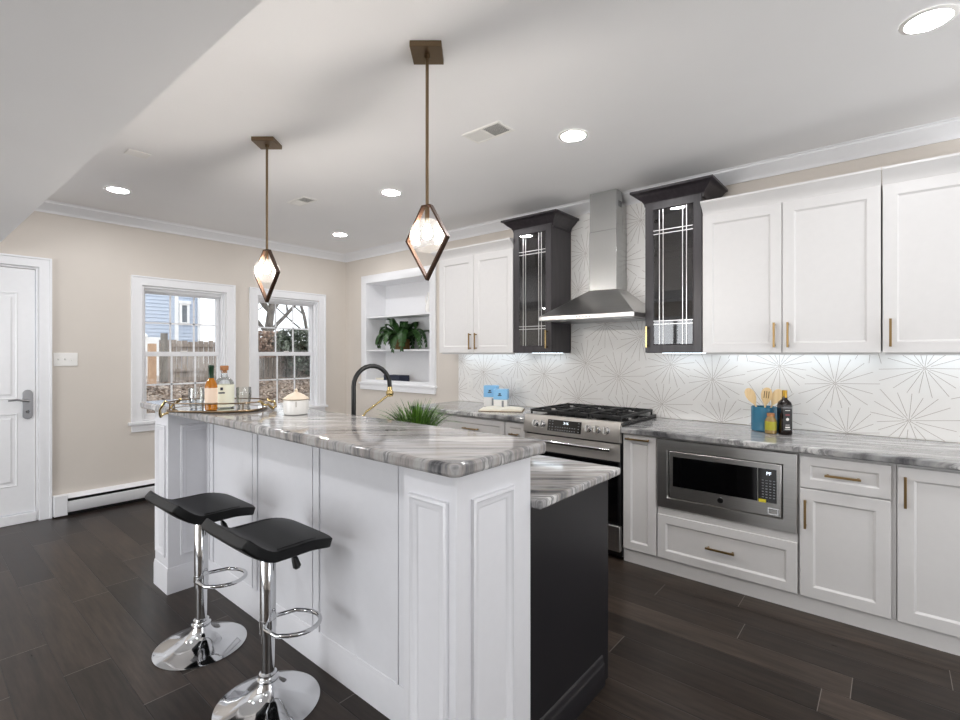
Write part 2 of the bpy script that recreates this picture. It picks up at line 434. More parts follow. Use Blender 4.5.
def text_part(name, txt, size, pos, rot, mat, parent, ext=0.0004):
    cu = bpy.data.curves.new(name, 'FONT'); cu.body = txt; cu.size = size; cu.extrude = ext
    cu.align_x = 'CENTER'; cu.align_y = 'CENTER'; cu.materials.append(mat)
    tmp = bpy.data.objects.new(name + '_curve', cu); COL.objects.link(tmp)
    dg = bpy.context.evaluated_depsgraph_get(); dg.update()
    me = bpy.data.meshes.new_from_object(tmp.evaluated_get(dg))
    bpy.data.objects.remove(tmp); bpy.data.curves.remove(cu)
    me.transform(Matrix.Translation(Vector(pos) - ORG[parent.name]) @ Matrix.LocRotScale(None, __import__('mathutils').Euler(rot), None))
    if not me.materials: me.materials.append(mat)
    o = bpy.data.objects.new(name, me); COL.objects.link(o); o.parent = parent; ORG[o.name] = ORG[parent.name]
    return o

X, Y, Z = Vector((1, 0, 0)), Vector((0, 1, 0)), Vector((0, 0, 1))
NY = -Y
CEIL = 2.625; RX = 9.0; RY = -7.5

# ------------------------------------------------------------------ room shell
m = MB().box(-0.2, RX + 0.2, RY - 0.2, 0.5, -0.15, 0.0); struct('floor', m, M['floor'])
m = MB().box(-0.2, RX + 0.2, RY - 0.2, 0.5, CEIL, CEIL + 0.15); struct('ceiling', m, M['ceil'])
# dropped bulkhead over the passage
m = MB().prism([(0.002, -4.55), (RX - 0.002, -4.55), (RX - 0.002, -3.111), (0.002, -3.243)], 2.165, CEIL - 0.001); struct('trim_1', m, M['ceil'])
# window wall x=0, openings
W1 = (-2.239, -1.483); W2 = (-1.154, -0.396); WZ = (0.73, 2.005); DR = (-3.86, -2.965); DZ = 2.075
def wall_x(mb, x0, x1, ops, ya, yb, z0, z1):
    ys = sorted({ya, yb, *[o[0] for o in ops], *[o[1] for o in ops]})
    for a, b in zip(ys, ys[1:]):
        hit = [o for o in ops if o[0] <= a + 1e-6 and o[1] >= b - 1e-6]
        if not hit: mb.box(x0, x1, a, b, z0, z1)
        else:
            o = hit[0]
            if o[2] > z0: mb.box(x0, x1, a, b, z0, o[2])
            if o[3] < z1: mb.box(x0, x1, a, b, o[3], z1)
m = MB(); wall_x(m, -0.16, 0, [(*W1, *WZ), (*W2, *WZ), (*DR, 0.0, DZ)], RY, 0.2, 0, CEIL); struct('wall_left', m, M['wall'])
# kitchen wall y=0 with the recess of the shelves
NI = (0.436, 1.543, 1.018, 2.225)
m = MB()
m.box(-0.16, NI[0] - 0.004, 0, 0.36, 0, CEIL); m.box(NI[1] + 0.004, RX, 0, 0.36, 0, CEIL)
m.box(NI[0] - 0.004, NI[1] + 0.004, 0, 0.36, 0, NI[2] - 0.03); m.box(NI[0] - 0.004, NI[1] + 0.004, 0, 0.36, NI[3] + 0.004, CEIL)
m.box(NI[0] - 0.004, NI[1] + 0.004, 0.312, 0.36, NI[2] - 0.03, NI[3] + 0.004)
struct('wall_right', m, M['wall'])
m = MB(); wall_x(m, RX, RX + 0.16, [(-4.6, -1.4, 0.4, 2.3)], RY, 0.36, 0, CEIL); struct('wall_east', m, M['wall'])
m = MB()
m.box(-0.16, 0.7, RY - 0.16, RY, 0, CEIL); m.box(4.1, RX + 0.16, RY - 0.16, RY, 0, CEIL); m.box(0.7, 4.1, RY - 0.16, RY, 2.15, CEIL)
struct('wall_rear', m, M['wall'])
for nm, (x0, x1), (y0, y1), (z0, z1), ax in (('added_window_rear', (0.7, 4.1), (RY - 0.1, RY - 0.04), (0.0, 2.15), 0), ('added_window_side', (RX + 0.04, RX + 0.1), (-4.6, -1.4), (0.4, 2.3), 1)):  # unseen windows, added as openings for the two fill lights
    t = thing(nm, ((x0 + x1) / 2, (y0 + y1) / 2, z0), kind='structure')
    m = MB(); w = 0.07
    L0, L1 = (x0, x1) if ax == 0 else (y0, y1)
    def bb(a, b, c, d):
        m.box(a, b, y0, y1, c, d) if ax == 0 else m.box(x0, x1, a, b, c, d)
    bb(L0, L1, z0, z0 + w); bb(L0, L1, z1 - w, z1)
    for k in range(4):
        p = L0 + (L1 - L0 - w) * k / 3; bb(p, p + w, z0 + w, z1 - w)
    obj('window_frame', m, M['trim'], t)

# crown moulding round the two walls
cp = [(0, -0.088), (0.012, -0.088), (0.014, -0.074), (0.022, -0.066), (0.062, -0.024), (0.072, -0.018), (0.074, -0.006), (0.088, -0.004), (0.088, 0), (0, 0)]
m = MB().sweep([(0.0, -3.24), (0.0, 0.0), (RX, 0.0)], [(d, CEIL + z) for d, z in cp]); struct('trim_2', m, M['trim'])

# ------------------------------------------------------------------ windows in the left wall
def casing(mb, y0, y1, z0, z1, w=0.088, bottom=False):
    # flat stepped casing on x=0 facing +X
    prof = [(0.0, 0.0), (0.012, 0), (0.02, 0.004), (0.02, w - 0.016), (0.028, w - 0.014), (0.028, w), (0, w)]
    for side in (-1, 1):
        e = y0 if side < 0 else y1
        poly = [(p, side * q) for p, q in prof]
        O = Vector((0, e, z0)); h = z1 - z0 + w
        n = len(poly); i = len(mb.v)
        for p, q in poly: mb.v.append(Vector((p, e + q, z0)))
        for p, q in poly: mb.v.append(Vector((p, e + q, z1 + abs(q))))
        mb.af(*[i + k for k in range(n)]); mb.af(*[i + n + k for k in range(n)])
        for k in range(n): mb.af(i + k, i + (k + 1) % n, i + n + (k + 1) % n, i + n + k)
    i = len(mb.v); n = len(prof)
    for p, q in prof: mb.v.append(Vector((p, y0 - q, z1 + q)))
    for p, q in prof: mb.v.append(Vector((p, y1 + q, z1 + q)))
    mb.af(*[i + k for k in range(n)]); mb.af(*[i + n + k for k in range(n)])
    for k in range(n): mb.af(i + k, i + (k + 1) % n, i + n + (k + 1) % n, i + n + k)

def window(name, y0, y1):
    t = thing(name, (-0.08, (y0 + y1) / 2, WZ[0]), kind='structure')
    z0, z1 = WZ
    m = MB(); casing(m, y0, y1, z0 + 0.004, z1); obj('casing', m, M['trim'], t)
    m = MB()
    # jamb liner
    m.box(-0.155, -0.001, y0 + 0.0015, y0 + 0.016, z0 + 0.002, z1 - 0.0015); m.box(-0.155, -0.001, y1 - 0.016, y1 - 0.0015, z0 + 0.002, z1 - 0.0015)
    m.box(-0.155, -0.001, y0 + 0.016, y1 - 0.016, z1 - 0.018, z1 - 0.0015); m.box(-0.155, -0.05, y0 + 0.016, y1 - 0.016, z0 + 0.002, z0 + 0.02)
    for a, b in ((y0 + 0.016, y0 + 0.034), (y1 - 0.034, y1 - 0.016)): m.box(-0.058, -0.046, a, b, z0 + 0.02, z1 - 0.018)
    m.box(-0.058, -0.044, y0 + 0.034, y1 - 0.034, z1 - 0.045, z1 - 0.018)
    obj('window_frame', m, M['trim'], t, bevel=0.0015)
    m = MB().box(0.0, 0.042, y0 - 0.11, y1 + 0.11, z0 - 0.022, z0 + 0.003); m.box(-0.05, 0.0, y0 + 0.002, y1 - 0.002, z0 - 0.0, z0 + 0.003); obj('window_sill', m, M['trim'], t, bevel=0.003)
    m = MB().box(0.0, 0.018, y0 - 0.085, y1 + 0.085, z0 - 0.09, z0 - 0.022); obj('apron', m, M['trim'], t, bevel=0.003)
    zm = 1.362
    for nm, xa, xb, za, zb in (('upper_sash', -0.135, -0.105, zm - 0.02, z1 - 0.018), ('lower_sash', -0.1, -0.068, z0 + 0.02, zm + 0.022)):
        a, b = y0 + 0.018, y1 - 0.018; s = 0.038; sr = 0.042
        m = MB(); m.box(xa, xb, a, a + s, za, zb); m.box(xa, xb, b - s, b, za, zb)
        m.box(xa, xb, a + s, b - s, za, za + sr); m.box(xa, xb, a + s, b - s, zb - sr, zb)
        sash = obj(nm, m, M['trim'], t, bevel=0.002)
        g = MB(); xm = (xa + xb) / 2
        ia, ib, ja, jb = a + s, b - s, za + sr, zb - sr
        for k in (1, 2):
            p = ia + (ib - ia) * k / 3; g.box(xm + 0.004, xm + 0.010, p - 0.008, p + 0.008, ja, jb)
        g.box(xm + 0.004, xm + 0.010, ia, ib, (ja + jb) / 2 - 0.008, (ja + jb) / 2 + 0.008)
        obj('muntin_grid', g, M['trim'], sash)
        p = MB(); p.box(xm - 0.002, xm + 0.002, ia - 0.004, ib + 0.004, ja - 0.004, jb + 0.004); obj('pane', p, M['glass'], sash)
    m = MB().box(-0.075, -0.058, (y0 + y1) / 2 - 0.03, (y0 + y1) / 2 + 0.03, zm + 0.022, zm + 0.034); obj('sash_lock', m, M['white'], t, bevel=0.002)
    return t
window('window_1', *W1); window('window_2', *W2)

# ------------------------------------------------------------------ door in the left wall
d = thing('door_1', (0, (DR[0] + DR[1]) / 2, 0), kind='structure')
m = MB(); casing(m, DR[0], DR[1], 0.0, DZ, 0.082); obj('casing', m, M['trim'], d)
m = MB(); m.box(-0.155, -0.001, DR[0] + 0.001, DR[0] + 0.014, 0.001, DZ - 0.001); m.box(-0.155, -0.001, DR[1] - 0.014, DR[1] - 0.001, 0.001, DZ - 0.001); m.box(-0.155, -0.001, DR[0] + 0.014, DR[1] - 0.014, DZ - 0.014, DZ - 0.001)
obj('jamb', m, M['trim'], d)
m = MB().box(-0.155, 0.012, DR[0] + 0.015, DR[1] - 0.015, 0.001, 0.075); obj('threshold', m, M['trim'], d, bevel=0.003)
m = MB()
y0, y1 = DR[0] + 0.02, DR[1] - 0.022; z0, z1 = 0.083, DZ - 0.022
m.box(-0.055, -0.012, y0, y1, z0, z1)
pr = [(0, 0), (0.008, 0.004), (0.016, -0.001), (0.030, -0.001), (0.045, 0.005), (0.047, 0.005)]
for pa, pb in ((y0 + 0.10, y0 + 0.395), (y1 - 0.43, y1 - 0.10)):
    for qa, qb in ((0.30, 0.89), (1.0, 1.86)):
        m.ring((-0.012, pa, qa), Y, Z, X, pb - pa, qb - qa, pr)
        m.box(-0.0125, -0.007, pa + 0.047, pb - 0.047, qa + 0.047, qb - 0.047)
leaf = obj('door_leaf', m, M['trim'], d, smooth=0)
m = MB()
yc = -3.03; pl = []
for k in range(9): a = math.pi * k / 8; pl.append((0.032 * math.cos(a), 0.087 + 0.032 * math.sin(a)))
for k in range(9): a = math.pi + math.pi * k / 8; pl.append((0.032 * math.cos(a), -0.087 + 0.032 * math.sin(a)))
m.extr(pl, (-0.0118, yc, 0.955), Y, Z, (0.010, 0, 0)); obj('door_plate', m, M['nickel'], leaf, bevel=0.002)
m = MB(); m.tube([(-0.002, yc, 0.985), (0.045, yc, 0.985)], 0.011, 12)
m.tube([(0.045, yc + 0.004, 0.985), (0.05, yc - 0.03, 0.992), (0.05, yc - 0.07, 1.0), (0.046, yc - 0.12, 0.995)], [0.011, 0.010, 0.008, 0.006], 12); obj('door_handle', m, M['nickel'], leaf)
m = MB(); m.tube([(-0.002, yc, 0.90), (0.018, yc, 0.90)], 0.013, 14); m.box(0.017, 0.03, yc - 0.004, yc + 0.004, 0.886, 0.914); obj('deadbolt_turn', m, M['chrome'], leaf)

# ------------------------------------------------------------------ switch, heater
t = thing('light_switch', (0, -2.79, 1.31), 'white three-gang light switch plate on beige wall beside the door', 'light switch')
m = MB().box(0.0, 0.006, -2.872, -2.712, 1.262, 1.375); obj('cover_plate', m, M['white'], t, bevel=0.003)
for k, s in ((0, 1), (1, 1), (2, -1)):
    y = -2.842 + 0.045 * k
    m = MB().obox((0.011, y, 1.318 + s * 0.004), (0.007, 0, s * 0.006), (0, 0.004, 0), (0, 0, 0.006)); obj('toggle', m, M['white'], t, bevel=0.001)
t = thing('baseboard_heater', (0.04, -1.5, 0.0), 'long low white baseboard heater under the windows', 'heater')
prof = [(0.0, 0.03), (0.055, 0.03), (0.066, 0.045), (0.068, 0.118), (0.045, 0.122), (0.045, 0.146), (0.062, 0.149), (0.03, 0.175), (0.0, 0.178)]
m = MB().extr([(a, b) for a, b in prof], (0.001, -2.79, 0), X, Z, (0, 2.74, 0)); obj('cover', m, M['trim'], t)
m = MB().box(0.03, 0.052, -2.79, -0.06, 0.124, 0.144); m.box(0.004, 0.05, -2.785, -0.06, 0.004, 0.029); obj('fins', m, M['black'], t)
m = MB().box(0.001, 0.072, -2.878, -2.79, 0.012, 0.18); obj('end_cap', m, M['trim'], t, bevel=0.003)
m = MB().box(0.001, 0.072, -0.055, -0.002, 0.012, 0.18); obj('end_cap', m, M['trim'], t, bevel=0.003)

# ------------------------------------------------------------------ recessed shelves
t = thing('built_in_shelves', ((NI[0] + NI[1]) / 2, 0, NI[2]), 'white built-in shelves recessed in the wall beside the white wall cabinet', 'shelves')
x0, x1, z0, z1 = NI
m = MB()
m.box(x0 - 0.003, x1 + 0.003, 0.29, 0.311, z0, z1); m.box(x0 - 0.003, x0 + 0.0, 0.001, 0.29, z0, z1); m.box(x1, x1 + 0.003, 0.001, 0.29, z0, z1)
m.box(x0 - 0.003, x1 + 0.003, 0.001, 0.311, z1, z1 + 0.003); m.box(x0 - 0.003, x1 + 0.003, 0.001, 0.311, z0 - 0.02, z0)
obj('lining', m, M['trim'], t)
m = MB()
m.ring((x0 - 0.098, 0, z0 - 0.06), X, Z, NY, x1 - x0 + 0.196, z1 - z0 + 0.155, [(0, 0), (0, 0.014), (0.012, 0.02), (0.08, 0.016), (0.095, 0.012), (0.095, -0.003)]); obj('casing', m, M['trim'], t)
m = MB().box(x0 - 0.125, x1 + 0.11, -0.035, 0.02, z0 - 0.022, z0 + 0.001); obj('sill', m, M['trim'], t, bevel=0.003)
m = MB().box(x0 - 0.11, x1 + 0.095, -0.024, 0.0, z0 - 0.088, z0 - 0.022); obj('apron', m, M['trim'], t, bevel=0.003)
for z in (1.395, 1.797):
    m = MB().box(x0 + 0.001, x1 - 0.001, 0.004, 0.289, z, z + 0.02); obj('shelf', m, M['trim'], t, bevel=0.001)

# fern on the middle shelf
random.seed(4)
px, py, pz = 0.97, 0.10, 1.4155
t = thing('potted_fern', (px, py, pz), 'drooping dark green fern in a brown square pot on the middle recessed shelf', 'plant')
m = MB()
m.prism([(px - 0.065, py - 0.065), (px + 0.065, py - 0.065), (px + 0.065, py + 0.065), (px - 0.065, py + 0.065)], pz, pz + 0.12); obj('pot', m, M['wicker'], t, bevel=0.004)
m = MB().box(px - 0.058, px + 0.058, py - 0.058, py + 0.058, pz + 0.118, pz + 0.124); obj('soil', m, M['soil'], t)
def frond(mb, base, az, L, rise, droop, wid, n=14, ylim=None):
    pts = []
    for k in range(n + 1):
        s = k / n
        h = L * (math.sin(s * 1.45) / 1.0)
        z = rise * math.sin(s * 2.0) - droop * s ** 2.6
        p = Vector(base) + Vector((math.cos(az) * h, math.sin(az) * h, z))
        if ylim and p.y > ylim: p.y = ylim - (p.y - ylim) * 0.1
        pts.append(p)
    for k in range(n):
        p, q = pts[k], pts[k + 1]; d = (q - p).normalized(); sd = d.cross(Z).normalized()
        s = (k + 0.5) / n; w = wid * (0.35 + 1.5 * s * (1 - s) * 1.6) if s < 0.9 else wid * 0.35
        up = sd.cross(d)
        for sg in (-1, 1):
            tip = (p + q) / 2 + sd * sg * w + d * 0.03 - up * 0.016
            i = mb.av(p, q + d * 0.004, tip + d * 0.014, tip - d * 0.018); mb.af(i, i + 1, i + 2, i + 3)
    mb.tube(pts, [0.003] * n + [0.001], 5)
k = 0
for az in [x * 0.2855 for x in range(22)]:
    L = random.uniform(0.34, 0.48) * (0.4 if math.sin(az) > 0.55 else 1) * (0.72 if math.sin(az) < -0.5 else 1)
    m = MB(); frond(m, (px, py, pz + 0.12), az + random.uniform(-.15, .15), L, random.uniform(0.10, 0.2), random.uniform(0.10, 0.30), 0.055, ylim=0.26)
    for v in m.v:
        v.y = min(v.y, 0.28)
        v.x = max(x0 + 0.012, min(x1 - 0.012, v.x)) if v.y > -0.01 else v.x
        if v.y > -0.03: v.z = max(v.z, pz + 0.01)
    obj('frond', m, M['leaf'], t, smooth=0)
for az in [x * 0.9 for x in range(7)]:
    m = MB(); frond(m, (px, py, pz + 0.12), az + .3, 0.2, random.uniform(0.2, 0.28), random.uniform(0.05, 0.1), 0.05, ylim=0.26)
    obj('frond', m, M['leaf'], t, smooth=0)
# book, cream dish, white vase
o = thing('book', (0.87, 0.11, z0), 'navy blue book lying flat on the bottom recessed shelf', 'book')
c = MB(); c.box(0.72, 1.0, 0.03, 0.19, z0 + 0.0015, z0 + 0.006); c.box(0.72, 1.0, 0.03, 0.19, z0 + 0.088, z0 + 0.093); c.box(0.72, 1.0, 0.03, 0.036, z0 + 0.006, z0 + 0.088); c.box(0.994, 1.0, 0.036, 0.19, z0 + 0.006, z0 + 0.088); obj('cover', c, M['navy'], o, bevel=0.001)
c = MB(); c.box(0.727, 0.993, 0.037, 0.184, z0 + 0.0065, z0 + 0.0875); obj('pages', c, M['cream'], o)
m = MB(); m.box(0.50, 0.69, 0.08, 0.19, z0 + 0.0015, z0 + 0.05); o = obj('paper_box', m, M['cream'], loc=(0.59, 0.13, z0), bevel=0.006); tag(o, 'small cream box lying left of the navy book', 'box')
o = thing('vase', (1.40, 0.13, 1.818), 'small white figure-shaped vase on the top recessed shelf', 'vase')
c = MB().lathe([(0.03, 1.818), (0.045, 1.84), (0.05, 1.88), (0.035, 1.94), (0.018, 1.985), (0.02, 2.03), (0.028, 2.05), (0.02, 2.05), (0.012, 2.0)], 1.40, 0.13, 24, cap=False); obj('body', c, M['ceramic'], o)
for sg in (-1, 1):
    c = MB().tube([(1.40 + sg * 0.022, 0.13, 2.03), (1.40 + sg * 0.055, 0.13, 2.01), (1.40 + sg * 0.06, 0.13, 1.96), (1.40 + sg * 0.04, 0.13, 1.92)], 0.007, 8); obj('handle', c, M['ceramic'], o)

# ------------------------------------------------------------------ backsplash
t = thing('backsplash', (4.0, -0.004, 0.9), 'white wall tile with thin starburst lines behind the range and counters', 'backsplash')
SPL = [(1.969, 6.4, 0.887, 1.40), (3.275, 4.038, 1.40, CEIL - 0.09)]
m = MB()
m.box(1.969, 6.4, -0.008, -0.0005, 0.887, 1.4); m.box(3.275, 4.038, -0.008, -0.0005, 1.4, CEIL - 0.0885)
obj('tile', m, M['tile'], t)
rows = [(0.988, 0.544, 0.888, 0.261), (1.287, 0.61, 1.186, 0.202), (1.605, 0.087, 1.497, 0.382), (1.905, 0.544, 1.80, 0.261), (2.205, 0.61, 2.10, 0.202), (2.50, 0.087, 2.40, 0.382)]
stars = []
for zh, xh, zl, xl in rows:
    for k in range(1, 10):
        stars += [(xh + 0.7 * k, zh), (xl + 0.7 * k, zl)]
def inside(x, z): return any(a <= x <= b and c <= z <= d for a, b, c, d in SPL)
random.seed(2)
m = MB()
for sx, sz in stars:
    if not any(a - 0.35 < sx < b + 0.35 and c - 0.35 < sz < d + 0.35 for a, b, c, d in SPL): continue
    nb = [(x, z) for x, z in stars if 0 < (x - sx) ** 2 + (z - sz) ** 2 < 0.5]
    off = random.uniform(0, 0.2)
    for k in range(18):
        a = off + 2 * math.pi * k / 18 + random.uniform(-0.03, 0.03); dx, dz = math.cos(a), math.sin(a)
        L = 0.42
        for x, z in nb:
            ex, ez = x - sx, z - sz; dn = dx * ex + dz * ez
            if dn > 1e-4: L = min(L, (ex * ex + ez * ez) / 2 / dn)
        L *= (1.0 if k % 2 == 0 else 0.93)
        seg = None; N = 60
        a0 = None
        for q in range(1 if k % 2 == 0 else 9, N + 1):
            x, z = sx + dx * L * q / N, sz + dz * L * q / N
            ins = inside(x, z)
            if ins and a0 is None: a0 = q
            if a0 is not None and (not ins or q == N):
                q1 = q - (0 if ins else 1)
                if q1 > a0:
                    p = Vector((sx + dx * L * a0 / N, 0, sz + dz * L * a0 / N)); r = Vector((sx + dx * L * q1 / N, 0, sz + dz * L * q1 / N))
                    w = Vector((-dz, 0, dx)) * 0.00095; f = Vector((0, -0.0085, 0)); bk = Vector((0, -0.007, 0))
                    i = m.av(p - w + f, p + w + f, r + w + f, r - w + f, p - w + bk, p + w + bk, r + w + bk, r - w + bk)
                    for qd in ((0, 1, 2, 3), (0, 4, 5, 1), (1, 5, 6, 2), (2, 6, 7, 3), (3, 7, 4, 0)): m.af(*[i + e for e in qd])
                a0 = None
obj('starburst_lines', m, M['inlay'], t, smooth=0)

def outlet(x, z, label):
    t = thing('wall_outlet', (x, -0.012, z), label, 'outlet', 'outlets on the backsplash')
    m = MB().box(x - 0.036, x + 0.036, -0.0145, -0.0088, z - 0.058, z + 0.058); obj('cover_plate', m, M['white'], t, bevel=0.002)
    for dz in (-0.02, 0.02):
        m = MB().box(x - 0.015, x + 0.015, -0.0165, -0.0145, z + dz - 0.014, z + dz + 0.014); p = obj('socket', m, M['white'], t, bevel=0.002)
        for dx in (-0.006, 0.006):
            m = MB().box(x + dx - 0.001, x + dx + 0.001, -0.0168, -0.0164, z + dz - 0.005, z + dz + 0.005); obj('slot', m, M['mark'], p)
outlet(2.132, 1.062, 'white wall outlet to the left of the blue canisters')
outlet(2.729, 1.068, 'white wall outlet between the blue canisters and the range')

# ------------------------------------------------------------------ cabinet helpers
def pull(parent, c, L, vertical, mat=None, r=0.005, out=0.03):
    """bar pull on a face looking to -Y; c is a point on the face"""
    m = MB(); c = Vector(c); ax = Z if vertical else X; sx = X if vertical else Z
    b = c + NY * out
    m.obox(b, ax * L / 2, sx * 0.0055, Y * 0.0055)
    for s in (-1, 1): m.obox(c + ax * s * (L / 2 - 0.012) + NY * out / 2, ax * 0.005, sx * 0.005, Y * (out / 2))
    return obj('handle', m, mat or M['brass'], parent, bevel=0.001)

def door_part(parent, name, x0, x1, z0, z1, yf, mat, rail=0.058, t=0.02):
    m = MB().shaker((x0, yf + t, z0), X, Z, NY, x1 - x0, z1 - z0, t, rail); return obj(name, m, mat, parent)

YU = -0.325
def white_upper(name, x0, x1, doors, label, crown_ends):
    t = thing(name, ((x0 + x1) / 2, -0.16, 1.372), label, 'wall cabinet', 'white wall cabinets')
    m = MB().box(x0 + 0.001, x1 - 0.001, YU + 0.021, -0.009 if x0 > 1.97 else -0.001, 1.382, 2.33); obj('body', m, M['cab'], t, bevel=0.001)
    m = MB().box(x0 + 0.012, x1 - 0.012, YU + 0.03, YU + 0.045, 1.362, 1.382); obj('light_rail', m, M['cab'], t)
    for a, b, hx in doors:
        dd = door_part(t, 'door', a + 0.002, b - 0.002, 1.374, 2.268, YU, M['cab'])
        pull(dd, (hx, YU, 1.48), 0.148, True)
    pr = [(0, 2.268), (0.006, 2.268), (0.010, 2.285), (0.03, 2.31), (0.062, 2.335), (0.068, 2.34), (0.068, 2.352), (0, 2.352)]
    le, re = crown_ends
    path = ([(x0, -0.02)] if le else []) + [(x0, YU + 0.02), (x1, YU + 0.02)] + ([(x1, -0.02)] if re else [])
    m = MB().sweep(path, pr)
    obj('crown', m, M['cab'], t)
    m = MB().box(x0 + 0.05, x1 - 0.05, -0.10, -0.07, 1.3755, 1.3815); obj('led_strip', m, M['stripglow'], t)
    return t
white_upper('wall_cabinet', 2.005, 2.892, [(2.005, 2.4475, 2.413), (2.4475, 2.892, 2.482)], 'white two-door wall cabinet between the recessed shelves and the first dark glass cabinet', (True, False))
white_upper('wall_cabinet', 4.422, 5.326, [(4.422, 4.8695, 4.832), (4.8695, 5.326, 4.902)], 'white two-door wall cabinet just right of the dark glass cabinet above the utensil crock', (False, False))
white_upper('wall_cabinet', 5.33, 5.79, [(5.33, 5.79, 5.364)], 'white single-door wall cabinet at the right edge of the photo', (False, True))

def glass_cab(x0, x1, hx, label):
    t = thing('glass_cabinet', ((x0 + x1) / 2, -0.16, 1.372), label, 'glass cabinet', 'dark glass-door wall cabinets')
    zt = 2.42; th = 0.016
    m = MB()
    m.box(x0, x0 + th, YU + 0.021, -0.009, 1.374, zt + 0.01); m.box(x1 - th, x1, YU + 0.021, -0.009, 1.374, zt + 0.01)
    m.box(x0 + th, x1 - th, YU + 0.021, -0.009, 1.374, 1.392); m.box(x0 + th, x1 - th, YU + 0.021, -0.009, zt - 0.01, zt + 0.01)
    m.box(x0 + th, x1 - th, -0.02, -0.009, 1.392, zt - 0.01)
    obj('body', m, M['dark'], t, bevel=0.001)
    for z in (1.75, 2.08):
        m = MB().box(x0 + th + 0.001, x1 - th - 0.001, YU + 0.05, -0.021, z, z + 0.016); obj('shelf', m, M['dark'], t)
    w = x1 - x0; r = 0.055
    m = MB().ring((x0, YU + 0.02, 1.376), X, Z, NY, w, zt - 1.376, [(r, 0), (0, 0), (0, 0.018), (0.002, 0.02), (r - 0.004, 0.02), (r + 0.004, 0.012), (r + 0.004, 0.0), (r, 0)])
    dd = obj('door', m, M['dark'], t)
    gx0, gx1, gz0, gz1 = x0 + r, x1 - r, 1.376 + r, zt - r
    m = MB().box(gx0, gx1, YU + 0.009, YU + 0.013, gz0, gz1); obj('pane', m, M['cabglass'], dd)
    m = MB()
    ww = gx1 - gx0
    for fx in (0.16, 0.255, 0.745, 0.84): m.box(gx0 + ww * fx - 0.0021, gx0 + ww * fx + 0.0021, YU + 0.005, YU + 0.009, gz0, gz1)
    for z in (2.197, 2.222, 1.572, 1.595): m.box(gx0, gx1, YU + 0.005, YU + 0.009, z - 0.0022, z + 0.0022)
    obj('leaded_lines', m, M['lead'], dd)
    pull(dd, (hx, YU, 1.485), 0.148, True, M['gold'])
    pr = [(0, 2.40), (0.008, 2.40), (0.012, 2.42), (0.022, 2.437), (0.052, 2.462), (0.07, 2.482), (0.086, 2.488), (0.086, 2.503), (0, 2.503)]
    m = MB().sweep([(x0, -0.02), (x0, YU + 0.02), (x1, YU + 0.02), (x1, -0.02)], pr); m.box(x0, x1, YU + 0.02, -0.02, 2.49, 2.503); obj('crown', m, M['dark'], t)
    m = MB().box(x0 + 0.04, x1 - 0.04, -0.10, -0.07, 1.3712, 1.3735); obj('led_strip', m, M['stripglow'], t)
    return t
glass_cab(2.896, 3.272, 3.238, 'dark wood wall cabinet with leaded glass door left of the range hood')
glass_cab(4.042, 4.418, 4.062, 'dark wood wall cabinet with leaded glass door right of the range hood')

# ------------------------------------------------------------------ range hood
hx0, hx1 = 3.274, 4.034; hc = 3.652
t = thing('range_hood', (hc, -0.25, 1.62), 'stainless steel chimney range hood between the two dark glass cabinets', 'range hood')
m = MB()
yf = -0.50; zb, zl, zt2 = 1.622, 1.655, 1.862; dx0, dx1, dy = 3.545, 3.772, -0.20
A = [(hx0, -0.0095, zl), (hx1, -0.0095, zl), (hx1, yf, zl), (hx0, yf, zl)]
Bq = [(dx0 - 0.004, -0.0095, zt2), (dx1 + 0.004, -0.0095, zt2), (dx1 + 0.004, dy - 0.004, zt2), (dx0 - 0.004, dy - 0.004, zt2)]
i = m.av(*A, *Bq)
for k in range(4): m.af(i + k, i + (k + 1) % 4, i + 4 + (k + 1) % 4, i + 4 + k)
m.af(i + 4, i + 5, i + 6, i + 7); m.af(i + 3, i + 2, i + 1, i)
obj('canopy', m, M['steel'], t)
m = MB().box(hx0 - 0.002, hx1 + 0.002, yf - 0.002, -0.0095, zb, zl); lip = obj('lip', m, M['steel'], t, bevel=0.003)
m = MB()
for k in range(5): m.box(hc - 0.06 + k * 0.026, hc - 0.045 + k * 0.026, yf - 0.0045, yf - 0.0018, 1.634, 1.643)
obj('control_buttons', m, M['black'], lip)
m = MB().box(hx0 + 0.04, hx1 - 0.04, yf + 0.06, -0.05, zb - 0.004, zb - 0.0005); obj('filter', m, M['nickel'], lip)
for k in (-1, 1):
    m = MB().lathe([(0.028, zb - 0.007), (0.028, zb - 0.0042)], hc + k * 0.22, yf + 0.09, 16); obj('hood_lamp', m, M['warmglow'], lip)
m = MB().box(dx0, dx1, dy, -0.0095, zt2 - 0.005, 2.32); obj('lower_duct', m, M['steelv'], t, bevel=0.003)
m = MB().box(dx0 + 0.003, dx1 - 0.003, dy + 0.003, -0.0885, 2.32, CEIL - 0.002); m.box(dx0 + 0.003, dx1 - 0.003, -0.0885, -0.0095, 2.32, CEIL - 0.0895)
up = obj('upper_duct', m, M['steelv'], t, bevel=0.002)
m = MB()
for k in range(4): m.box(dx1 - 0.0032, dx1 - 0.002, dy + 0.04, -0.10, 2.50 + k * 0.012, 2.506 + k * 0.012)
obj('vent_slots', m, M['black'], up)

